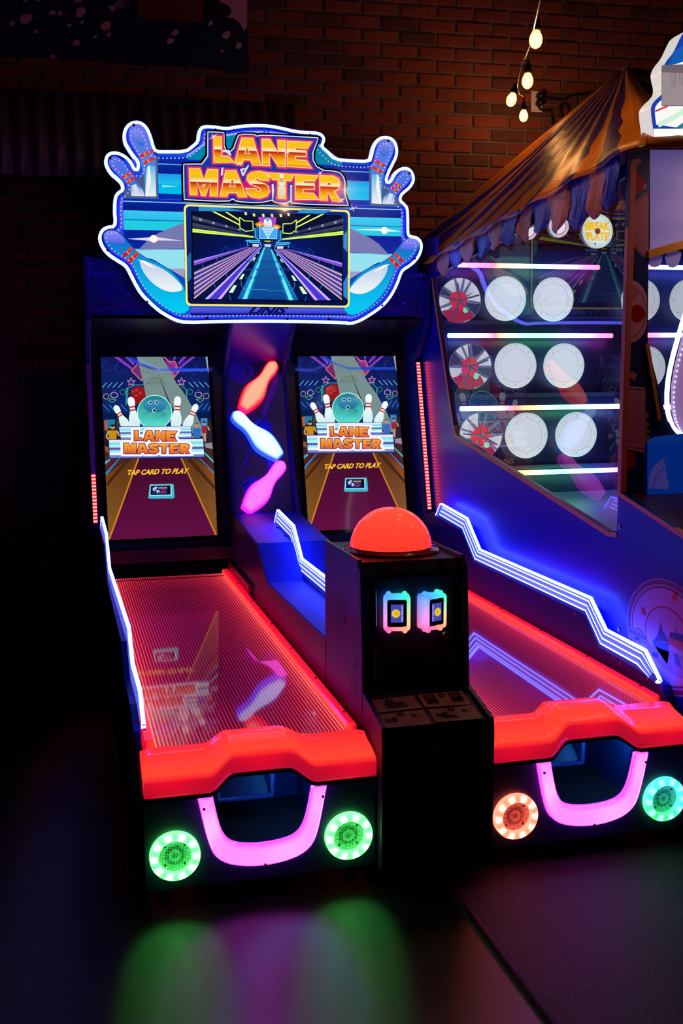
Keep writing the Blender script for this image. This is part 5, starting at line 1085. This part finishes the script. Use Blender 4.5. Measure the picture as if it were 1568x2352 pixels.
# front frame beside the opening, with plates printed on it
def onFr(px, py): p = onY(px, py, FY); return (p.x, p.z)
fp = [(1446, 346), (1491, 346), (1487, 790), (1531, 965), (1640, 1075), (1640, 1168), (1500, 1168), (1432, 1132)]
Geo().prism([onFr(*p) for p in fp], 'y', FY, FY+.03).make('front_frame', mat('frame_navy', (.012, .03, .16), .4), pg)
A = Art(lambda a, b, l: onY(a, b, (FY-.0006 if b < 1045 or a < 1481 else FY-.0085)-l)); cl = lambda pts, a, b: [(min(max(x, a), b), y) for x, y in pts]
PK, PK2, RDD = (236, 160, 180), (206, 130, 150), (190, 10, 14)
A.poly([(1452, 366), (1471, 364), (1472, 376), (1462, 380), (1452, 376)], PK2, 1); A.poly(cl(circle(1456, 420, 22, 24, 24), 1448, 1490), RDD, 1); A.poly([(1478, 424), (1485, 422), (1484, 434), (1476, 436)], PK2, 2)
A.poly(cl(circle(1512, 518, 70, 48, 82), 1446, 1489), PK2, 1); A.line(cl(circle(1512, 518, 66, 48, 78), 1446, 1489), 1.2, (60, 22, 36), 2); A.poly(cl(circle(1512, 518, 58, 48, 68), 1446, 1489), (200, 124, 146), 3)
A.poly(cl(circle(1448, 715, 42, 40, 72), 1436, 1485), PK, 1); A.poly(circle(1463, 720, 18, 24, 20), RDD, 3); A.poly([(1446, 655), (1462, 660), (1466, 676), (1450, 690), (1444, 672)], PK2, 3); A.line(cl(circle(1440, 715, 42, 40, 62), 1436, 1485), 1.0, (70, 26, 46), 2)
A.poly([(1443, 862), (1452, 852), (1464, 860), (1456, 876)], PK2, 2)
A.poly([(1437, 886), (1482, 890), (1480, 1040), (1434, 1030)], PK, 1); A.poly([(1437, 902), (1482, 904), (1481, 1020), (1435, 1014)], (220, 140, 176), 2); A.line([(1437, 892), (1482, 896)], 1.2, (60, 22, 50), 3); A.line([(1435, 1024), (1480, 1032)], 1.2, (60, 22, 50), 3)
A.poly(cl(circle(1444, 1056, 16, 20, 20), 1434, 1490), RDD, 1); A.poly([(1482, 945), (1492, 955), (1482, 962), (1492, 975), (1482, 980), (1495, 992), (1482, 996), (1494, 1004), (1494, 1018), (1481, 1018)], (190, 140, 20), 2)
Art(A.f).poly([(1458, 1142), (1462, 1134), (1478, 1132), (1478, 1148), (1468, 1146)], (150, 80, 120), 1).make('printed_mark', M_MATTE, pg)
A.make('frame_print', M_MATTE, pg)
for q in ([(1482, 789), (1491, 789), (1518, 962), (1512, 968)],): slab('frame_edge', q, lambda x, y, o: onY(x, y, FY-o), 0, .012, M_WOOD, pg)
slab('lower_panel', [(1500, 1004), (1795, 968), (1795, 1150), (1486, 1160), (1486, 1015)], lambda x, y, o: onY(x, y, FY-.002-o), 0, .006, mat('lit_blue_panel', (.01, .03, .2), .3, emit=lin((4, 44, 118)), es=.9), pg)
Art(lambda a, b, l: onY(a, b, FY-.0084-l)).poly([(1488, 1122), (1490, 1098), (1499, 1074), (1512, 1060), (1524, 1053), (1537, 1124)], (64, 50, 110), 1).line([(1500, 1121), (1503, 1100), (1512, 1085), (1526, 1074)], 1.6, (40, 20, 70), 2).make('panel_plate_print', M_PRINT, pg)
slab('lower_glass', [(1484, 1020), (1640, 1008), (1640, 1158), (1480, 1166)], lambda x, y, o: onY(x, y, FY-.012-o), 0, .004, pane_mat('counter_glass', (.8, .88, 1), .02), pg)
# pale sheet, orange rail and white cloths of the front opening
BY = FY+.02
def onB(x, y, o=0): return onY(x, y, BY-o)
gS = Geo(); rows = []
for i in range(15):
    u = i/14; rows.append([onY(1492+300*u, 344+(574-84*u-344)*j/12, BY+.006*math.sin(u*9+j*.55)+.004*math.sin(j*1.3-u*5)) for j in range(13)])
gS.sweep(rows).make('vinyl_sheet', mat('vinyl_painted_glow', (.45, .45, .55), .65, emit=lin((66, 64, 128)), es=.85), pg, True)  # blue light falling on the sheet is put in as emission
slab('orange_rail', [(1489, 574), (1795, 486), (1795, 508), (1489, 594)], onB, .01, .03, M_WOOD, pg, bevel=.002)
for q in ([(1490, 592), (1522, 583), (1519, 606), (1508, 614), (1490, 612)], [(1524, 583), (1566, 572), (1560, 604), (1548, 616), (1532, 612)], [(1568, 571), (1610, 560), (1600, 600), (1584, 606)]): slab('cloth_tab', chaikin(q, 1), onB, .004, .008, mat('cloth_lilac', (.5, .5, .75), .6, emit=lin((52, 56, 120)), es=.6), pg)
lp = [(1580, 700), (1566, 742), (1552, 790), (1539, 840), (1531, 890), (1531, 935), (1538, 968), (1552, 992), (1580, 1010)]
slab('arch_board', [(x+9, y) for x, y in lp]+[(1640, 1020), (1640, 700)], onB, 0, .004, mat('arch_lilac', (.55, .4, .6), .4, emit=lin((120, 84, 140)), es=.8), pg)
lp2 = chaikin(lp, 2, False)
Geo().tube([onB(x, y, .016) for x, y in lp2], .0095, 8).make('arch_lamp', mat('arch_glow', (0, 0, 0), .3, emit=(.85, .88, 1), es=3.5), pg, True)
g = Geo()
for i in range(0, len(lp2)-1, 1):
    x, y = lp2[i]; p = onB(x+16, y+6, .008); g.add([p+Vector((.0055*math.cos(k*1.047), 0, .0055*math.sin(k*1.047))) for k in range(6)], [tuple(range(6))])
g.make('arch_leds', mat('arch_led', (0, 0, 0), .3, emit=(.6, .6, .95), es=1.3), pg, kind='stuff')
cz_ = lambda y: PB_[1]+CSL*(y-PB_[0])-.004
Geo().prism([(FY, cz_(FY)), (FE, cz_(FE)), (FE, cz_(FE)-.015), (FY, cz_(FY)-.015)], 'x', SX+.02, 4.9).make('counter_top', mat('counter_brown', (.06, .025, .03), .35), pg)
cN = Vector((0, -CSL, 1)).normalized(); cP = Vector((0, FY, cz_(FY)))
A = Art(lambda a, b, l: onP(a, b, cP+cN*(.0008+l), cN)); A.poly([(1500, 1183), (1530, 1169), (1640, 1160), (1640, 1225), (1568, 1222)], (80, 34, 50), 1); A.line([(1512, 1184), (1540, 1174), (1640, 1168)], 2, (40, 14, 24), 2); A.line([(1540, 1192), (1568, 1182), (1640, 1180)], 1.6, (40, 10, 20), 2); A.poly(circle(1557, 1177, 5, 10, 4), (60, 24, 34), 2)
A.make('counter_print', M_MATTE, pg)
# big plate printed on the side panel
A = Art(lambda a, b, l: Vector((SX-.0006-l, a, b))); S_ = onS
cy, cz = S_(1532, 1462); rr_ = abs(S_(1437, 1500)[0]-cy); rz = S_(1532, 1331)[1]-cz
el = lambda k, n=48: circle(cy, cz, rr_*k, n, rz*k)
for k, c in ((1.0, (190, 150, 210)), (.975, (120, 50, 120)), (.90, (200, 150, 216)), (.865, (110, 40, 110)), (.835, (206, 160, 222)), (.52, (190, 30, 70)), (.495, (200, 150, 214))): A.poly(el(k), c, {1.0: 1, .975: 2, .90: 3, .865: 4, .835: 5, .52: 6, .495: 7}[k])
P = lambda pts: [S_(*p) for p in pts]
for x, y, w, h, c in ((1550, 1371, 6, 13, (230, 60, 20)), (1479, 1404, 5, 10, (226, 30, 40))): A.poly(P([(x, y-h), (x+w, y-2), (x, y+h), (x-w, y+2)] if x > 1500 else [(x-w, y-h), (x+2, y-h+3), (x+w, y+h), (x-w+2, y+h-4)]), c, 8)
for q in ([(1500, 1474), (1510, 1460), (1516, 1444), (1519, 1426), (1522, 1446), (1530, 1460), (1538, 1474)], [(1538, 1478), (1540, 1452), (1566, 1456), (1600, 1482), (1600, 1500)], [(1552, 1454), (1553, 1438), (1555, 1454)], [(1504, 1500), (1536, 1500), (1600, 1530), (1600, 1566), (1566, 1550), (1520, 1530)]): A.poly(P(q), (44, 40, 130), 8)
A.poly(P([(1500, 1474), (1536, 1476), (1538, 1504), (1534, 1526), (1512, 1494)]), (20, 60, 220), 9); A.poly(P([(1538, 1462), (1600, 1486), (1600, 1512), (1536, 1478)]), (200, 30, 60), 10)
A.poly(P([(1446, 1440), (1470, 1444), (1482, 1460), (1484, 1482), (1470, 1478), (1446, 1462)]), (150, 120, 210), 9); A.poly(P([(1460, 1462), (1470, 1464), (1470, 1470), (1460, 1468)]), (40, 50, 200), 10); A.line(P([(1446, 1448), (1484, 1466)]), .012, (120, 60, 120), 10)
A.poly(P([(1486, 1476), (1520, 1490), (1600, 1520), (1600, 1570), (1560, 1556), (1520, 1530), (1486, 1490)]), (170, 110, 200), 9)
for q in ([(1500, 1496), (1512, 1500), (1512, 1512), (1500, 1506)], [(1550, 1500), (1558, 1506), (1566, 1536), (1552, 1524)]): A.poly(P(q), (26, 50, 200), 11)
A.make('side_print', M_MATTE, pg)
for px, py in ((1424, 1210), (1421, 1446), (1432, 760)): Geo().lathe([(.010, 0), (.010, .004), (.004, .005), (0, .002)], (SX, *S_(px, py)), (-1, 0, 0), 12).make('panel_bolt', M_METAL, pg, True)
# lit header on the booth
HYp = FY-.10
xz = lambda x, y: (lambda p: (p.x, p.z))(onY(x, y, HYp))
inn = [(1500, 318), (1499, 296), (1494, 262), (1494, 244), (1502, 232), (1524, 212), (1528, 196), (1522, 172), (1521, 158), (1528, 142), (1545, 122), (1556, 98), (1568, 74), (1600, 60), (1680, 60), (1760, 100), (1790, 200), (1780, 318)]
hw = chaikin([xz(*p) for p in inn], 1)
hd = Geo().prism(hw, 'y', HYp, HYp+.085).make('lit_header', mat('header_white', (.25, .25, .24), .35, emit=lin((206, 204, 198)), es=1.0), pg, label='white wavy-edged lit sign above the front opening')
A = Art(lambda x, z, l: Vector((x, HYp-.001-l, z)))
A.poly(hw, (24, 62, 170), 0)
inn2 = [(1507, 296), (1502, 258), (1504, 243), (1522, 226), (1535, 200), (1532, 176), (1540, 148), (1560, 140), (1556, 120), (1568, 106), (1600, 96), (1740, 90), (1770, 296)]
A.poly(chaikin([xz(*p) for p in inn2], 1), (250, 250, 246), 4); A.poly([xz(*p) for p in ((1499, 296), (1780, 296), (1780, 318), (1500, 318))], (255, 255, 250), 5)
A.poly([xz(*p) for p in ((1545, 120), (1568, 104), (1568, 142), (1550, 148), (1535, 150))], (20, 90, 180), 5)
A.line([xz(*p) for p in ((1503, 256), (1530, 245), (1550, 230), (1575, 205))], .007, (220, 60, 80), 5); A.line([xz(*p) for p in ((1510, 288), (1550, 268), (1590, 240))], .018, (206, 240, 214), 5); A.poly([xz(*p) for p in ((1550, 294), (1575, 276), (1640, 270), (1640, 297))], (40, 120, 150), 6)
A.make('header_face', M_PRINT, hd)
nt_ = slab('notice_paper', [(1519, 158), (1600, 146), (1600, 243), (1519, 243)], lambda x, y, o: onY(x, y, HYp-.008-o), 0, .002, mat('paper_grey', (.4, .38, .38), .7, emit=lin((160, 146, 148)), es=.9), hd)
A = Art(lambda a, b, l: onY(a, b, HYp-.0106-l))
for x, y0, y1 in ((1540, 168, 210), (1546, 168, 200), (1551, 168, 196), (1560, 168, 186), (1566, 168, 196), (1571, 168, 204)): A.line([(x, y0), (x, y1)], 1.0, (96, 84, 86), 0)
A.line([(1519, 243), (1600, 243)], 1.2, (30, 40, 90), 0); A.line([(1519, 158), (1519, 243)], .8, (60, 60, 90), 0); A.poly([(1519, 150), (1600, 146), (1600, 170), (1519, 166)], (112, 96, 104), 0)
A.make('notice_lines', M_PRINT, nt_)
slab('header_shelf', [(1477, 340), (1492, 319), (1800, 322), (1800, 339)], lambda x, y, o: onY(x, y, HYp-.02+o), 0, .14, mat('shelf_brown', (.36, .14, .03), .3), pg, bevel=.003)
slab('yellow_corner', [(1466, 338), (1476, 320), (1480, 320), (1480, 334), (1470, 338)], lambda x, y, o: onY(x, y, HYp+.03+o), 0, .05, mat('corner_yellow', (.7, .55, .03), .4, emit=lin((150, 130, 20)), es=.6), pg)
# unseen fill lamp, added to brighten the front frame and post
bl = bpy.data.lights.new('front_fill_lamp', 'AREA'); bl.energy = 1.6; bl.color = (1, .55, .55); bl.size = .12
bo_ = bpy.data.objects.new('front_fill_lamp', bl); COL.objects.link(bo_); bo_.location = (2.35, HYp-.25, 2.47); bo_.rotation_euler = (R(38), 0, R(-30)); adopt(bo_, pg)
# tent roof
M_OR = mat('tent_orange', (.78, .26, .012), .40, bump=.7, bscale=20, spec=.32); M_PU = mat('tent_navy', (.05, .02, .16), .40, bump=.7, bscale=20, spec=.32)
def fan(name, E0, E1, n, first, seedn, label=None):
    rnd = random.Random(seedn); NV = 12; g = Geo(); fm = []; jit = [[rnd.uniform(-.16, .16) for _ in range(NV+1)] for _ in range(n+1)]
    jit[0] = jit[n] = [0]*(NV+1); K = 3; rows = []
    nn = (E1-E0).cross(AP-E0).normalized(); nn = nn if nn.z > 0 else -nn
    for i in range(n):
        for k in range(K+1):
            if k == K and i < n-1: continue
            row = []
            for j in range(NV+1):
                v = .03+.97*j/NV; u = (i+k/K + (jit[i][j]*(1-k/K)+jit[i+1][j]*(k/K)))/n
                P_ = AP.lerp(E0.lerp(E1, min(1, max(0, u))), v); P_ = P_-Vector((0, 0, .05*math.sin(math.pi*v)*math.sin(math.pi*u)))+nn*(.010*math.sin(u*n*3.1+v*5)*v)
                row.append(P_)
            rows.append(row)
    g.sweep(rows); o = g.make(name, [M_OR, M_PU], roof, True, label)
    for p in o.data.polygons: pass
    nq = NV
    for idx, p in enumerate(o.data.polygons): p.material_index = ((idx//nq)//K+first) % 2
    so = o.modifiers.new('cloth', 'SOLIDIFY'); so.thickness = .004
    return o
roof = Geo().tube([AP+Vector((0, 0, -.9)), AP+Vector((0, 0, -.01))], .02, 10).make('tent_roof', mat('tent_pole', (.2, .2, .2), .5), pg, label='orange and navy striped tent roof')
fan('roof_slope', EA, EB, 13, 0, 5); fan('roof_slope', EF, EA, 10, 1, 8); fan('roof_slope', EB, ED, 6, 1, 4)
def pennant(pa, pb, w, h, m, sd, x_out):
    rnd = random.Random(sd); c = (pa+pb)/2; ax = (pb-pa).normalized(); AMP = .12 if sd < 3 else .55; g = Geo(); NU, NV = 8, 9; rows = []; ph = rnd.uniform(0, 6)
    for i in range(NU+1):
        u = i/NU*2-1; row = []
        ln = h*(1-.42*abs(u)**1.7)
        for j in range(NV+1):
            v = j/NV
            row.append(c+ax*(u*w/2*(1-.12*v))+Vector((-x_out-AMP*(.018*math.sin(u*3.2+ph)*v+.010*math.sin(u*8+v*4+ph)*v+.012*v), .01*math.sin(v*4+ph), -ln*v-.002)))
        rows.append(row)
    o = g.sweep(rows).make('pennant', m, roof, True); so = o.modifiers.new('cloth', 'SOLIDIFY'); so.thickness = .003
M_PO = mat('pennant_orange', (.88, .42, .18), .4, bump=.8, bscale=45, spec=.5); M_PB = mat('pennant_blue', (.05, .12, .60), .3, bump=.8, bscale=45, spec=.6)
pxs = [1022, 1050, 1080, 1112, 1143, 1178, 1212, 1247, 1290, 1335, 1378, 1412]; hh = [50, 50, 52, 58, 56, 62, 70, 72, 92, 104, 104, 100]
ly = lambda x: 583-(x-1010)*(233/430.0)
for i, x in enumerate(pxs):
    w0 = (pxs[i+1]-x if i < 11 else 30)/2+(x-pxs[i-1] if i else 28)/2
    a, b = onX(x-w0*.52, ly(x-w0*.5)-2, SX-.012), onX(x+w0*.52, ly(x+w0*.5)-2, SX-.012); c = (a+b)/2; d = (c-CAM).dot(FW)
    pennant(a, b, (a-b).length*1.08, hh[i]/F_PX*d*1.14, M_PO if i % 2 == 0 else M_PB, i, .003+.004*(i % 3))
dr_ = Geo(); dr_.sweep([[onX(x, y, SX-.003+.003*math.sin(y*.3)) for y in (545, 570, 600, 625)] for x in (967, 980, 994, 1008)]); o = dr_.make('corner_drape', M_PU, roof, True); so = o.modifiers.new('cloth', 'SOLIDIFY'); so.thickness = .003

# ================================================================== string of bulbs
sl = thing('string_lights', 'string of four warm bulbs hanging before the brick wall', 'lights', onY(1230, 60, .6))
def deep(px, py, d): return CAM+ray(px, py)*d
wire = [(1252, -60, 3.2), (1240, 0, 3.45), (1229, 48, 3.75), (1218, 100, 4.15), (1208, 126, 4.45), (1197, 150, 4.75), (1191, 180, 5.3), (1188, 198, 5.9), (1192, 216, 6.3), (1204, 222, 6.7)]
wp_ = [deep(*w) for w in wire]; top = wp_[0].copy(); top.z = 4.70
Geo().tube([top]+wp_, .0035, 6).make('wire', mat('wire_black', (.02, .015, .01), .5), sl, True)
M_BULB = pane_mat('bulb_glass', (1, .9, .75))
M_FIL = mat('filament', (0, 0, 0), .3, emit=(1.0, .52, .16), es=26)
M_BODY = bpy.data.materials.new('glowing_bulb'); M_BODY.use_nodes = True; nt = M_BODY.node_tree; nt.nodes.clear()
o_ = nt.nodes.new('ShaderNodeOutputMaterial'); t_ = nt.nodes.new('ShaderNodeBsdfTransparent'); e_ = nt.nodes.new('ShaderNodeEmission'); ad = nt.nodes.new('ShaderNodeAddShader'); t_.inputs[0].default_value = (.9, .8, .65, 1); e_.inputs[0].default_value = (1, .50, .20, 1); e_.inputs[1].default_value = 1.7
nt.links.new(t_.outputs[0], ad.inputs[0]); nt.links.new(e_.outputs[0], ad.inputs[1]); nt.links.new(ad.outputs[0], o_.inputs[0])
for px, py, d, r, tilt, at in ((1230, 92, 3.9, .0235, (0, 0), (1233, 40)), (1211, 187, 4.6, .0240, (0, 0), (1213, 140)), (1174, 230, 6.0, .0280, (.35, 0), (1184, 196)), (1202, 267, 6.7, .0268, (0, 0), (1203, 228))):
    c = deep(px, py, d); ax = (deep(at[0], at[1], d)-c).normalized()
    pr = [(0, -1.28), (.35, -1.2), (.7, -.95), (.93, -.5), (1, 0), (.96, .4), (.82, .8), (.66, 1.1), (.56, 1.35)]
    b = Geo().lathe([(q*r, h*r) for q, h in pr], c, ax, 20).make('bulb', M_BODY, sl, True)
    fl = Geo()
    for k in range(4): t = k*1.57+.4; fl.tube([c+ax*r*h+Vector((math.cos(t), math.sin(t), 0))*r*.20 for h in (-.75, .1, .9)], r*.10, 6)
    fl.make('filament', M_FIL, b)
    sk = [(0, 1.28), (.62, 1.28), (.68, 1.5), (.68, 2.1), (.5, 2.3), (.46, 3.1), (.2, 3.3), (.15, 3.7), (0, 3.7)]
    Geo().lathe([(q*r, h*r) for q, h in sk], c, ax, 16).make('bulb_socket', mat('socket_black', (.015, .012, .01), .5), sl, True)
    near = min(wp_, key=lambda w: (w-(c+ax*r*3.6)).length); Geo().tube([c+ax*r*3.5, (c+ax*r*3.6+near)/2+Vector((0, 0, .01)), near], .004, 6).make('drop_wire', mat('wire_black'), sl, True)
    ld = bpy.data.lights.new('bulb_light', 'POINT'); ld.energy = 3.8 if d < 5 else 3.0 if d < 6.5 else 5.5; ld.color = (1, .47, .16); ld.shadow_soft_size = .02
    lo = bpy.data.objects.new('bulb_light', ld); COL.objects.link(lo); lo.location = c; adopt(lo, sl)

# ================================================================== on the wall
out = thing('wall_outlet', 'white wall outlet plate with two black plugs on the brick', 'outlet', onWall(1233, 233, .02))
slab('face_plate', [(1220, 208), (1246, 209), (1245, 258), (1219, 257)], lambda x, y, o: onWall(x, y, .014+o), 0, .012, mat('plate_white', (.92, .9, .86), .45), out, bevel=.002)
for px, py in ((1236, 222), (1235, 238)): Geo().lathe([(.020, 0), (.024, .02), (.02, .05), (.012, .06), (0, .062)], onWall(px, py, .026), WN, 14).make('plug', mat('plug_black', (.012, .012, .012), .45), out, True)
def cable(pts, label, r=.007): o = Geo().tube([onWall(x, y, q) for x, y, q in [(*p, .07 if i < 3 else .035) for i, p in enumerate(chaikin(pts, 3, False))]], r, 8).make('power_cable', mat('cable_black', (.012, .011, .01), .45), None, True); o['label'] = label; o['category'] = 'cable'
cable([(1236, 222), (1262, 226), (1295, 230), (1310, 218), (1330, 217), (1350, 212), (1378, 214)], 'black power cable running right from the outlet upper plug')
cable([(1235, 240), (1238, 250), (1252, 256), (1262, 250), (1266, 262), (1266, 282), (1284, 300), (1298, 312)], 'black power cable looping down from the outlet lower plug')
cable([(1288, 238), (1284, 250), (1288, 268), (1300, 280), (1306, 262), (1302, 246), (1296, 238)], 'small coiled loop of black cable beside the outlet')
# corrugated sheet
g = Geo(); rows = []
zt, zb = onY(200, 212, 3.60).z, onY(200, 409, 3.42).z
for i in range(210):
    x = -.95+i*.0105; w = .014*math.sin(2*math.pi*x/.1015); rows.append([Vector((x, 3.60+(3.40-3.60)*t - w, zt+(zb-zt)*t)) for t in (0, .5, 1)])
o = g.sweep(rows).make('corrugated_sheet', mat('rusty_sheet', (.20, .12, .085), .5, .3, noise=.4, nscale=6), None, True); so = o.modifiers.new('gauge', 'SOLIDIFY'); so.thickness = .003
o['label'] = 'dark rusty corrugated metal sheet on the wall left of the sign'; o['category'] = 'metal sheet'
Geo().box((-.95, 3.44, zb+.02), (1.0, 3.70, zb+.05)).make('batten', mat('batten_dark', (.03, .02, .016), .8), o)
Geo().box((-.95, 3.58, zt-.05), (1.0, 3.70, zt-.01)).make('batten', mat('batten_dark'), o)
# banner with paint flecks
bp_ = [(-40, -60), (571, -60), (570, 100), (571, 166), (540, 168), (500, 160), (440, 154), (380, 153), (310, 150), (220, 142), (120, 136), (-40, 130)]
ban = Geo(); n = len(bp_); ban.add([onWall(x, y, .022) for x, y in bp_]+[onWall(x, y, .026) for x, y in bp_], [tuple(range(n)), tuple(range(2*n-1, n-1, -1))]+[(i, (i+1) % n, n+(i+1) % n, n+i) for i in range(n)])
bo = ban.make('banner', mat('banner_navy', (.012, .014, .04), .7)); bo['label'] = 'dark navy cloth banner flecked with pale spots on the wall'; bo['category'] = 'banner'
A = Art(lambda a, b, l: onWall(a, b, .0266+l)); FL = (245, 172, 172)
for x, y, r, q in ((60, 43, 14, 12), (28, 53, 6, 6), (82, 72, 6, 4), (120, 29, 8, 6), (138, 30, 5, 6), (159, 58, 5, 4), (185, 28, 11, 12), (188, 51, 4, 5), (176, 98, 8, 7), (121, 130, 6, 5), (218, 84, 5, 4), (250, 80, 5, 5), (244, 59, 12, 11), (402, 75, 8, 7), (391, 94, 8, 7), (484, 53, 5, 7), (520, 80, 9, 9), (548, 105, 7, 8), (510, 117, 4, 4), (90, 0, 5, 4), (58, 2, 4, 3), (180, 0, 10, 6)):
    Art(A.f).poly([(x+r*math.cos(t)*(1+.12*math.sin(3*t+x))-.25*q*math.sin(t), y+q*math.sin(t)) for t in [k*math.pi/9 for k in range(18)]], FL, 1).make('paint_fleck', M_MATTE, bo)
Art(A.f).poly([(248, 16), (262, 10), (280, -10), (296, -30), (296, 14), (284, 20), (270, 16), (258, 28)], FL, 1).make('paint_fleck', M_MATTE, bo); Art(A.f).poly([(490, -30), (568, -30), (568, 60), (561, 72), (552, 54), (536, 42), (520, 40), (532, 28), (528, 16), (505, 4)], FL, 1).make('paint_fleck', M_MATTE, bo)
rb = slab('red_box', [(312, -40), (468, -40), (467, 50), (404, 47), (316, 40)], lambda x, y, o: onWall(x, y, .03+o), 0, .16, mat('box_red', (.22, .01, .012), .6), None); rb['label'] = 'dark red box hung before the spotted banner'; rb['category'] = 'box'
Geo().box((-.72, 3.40, 0), (-.452, 3.52, onY(5, 452, 3.4).z)).make('red_post', mat('post_red', (.14, .004, .006), .6))
rp_ = bpy.data.objects['red_post']; rp_['label'] = 'dark red upright post at the left edge'; rp_['category'] = 'post'
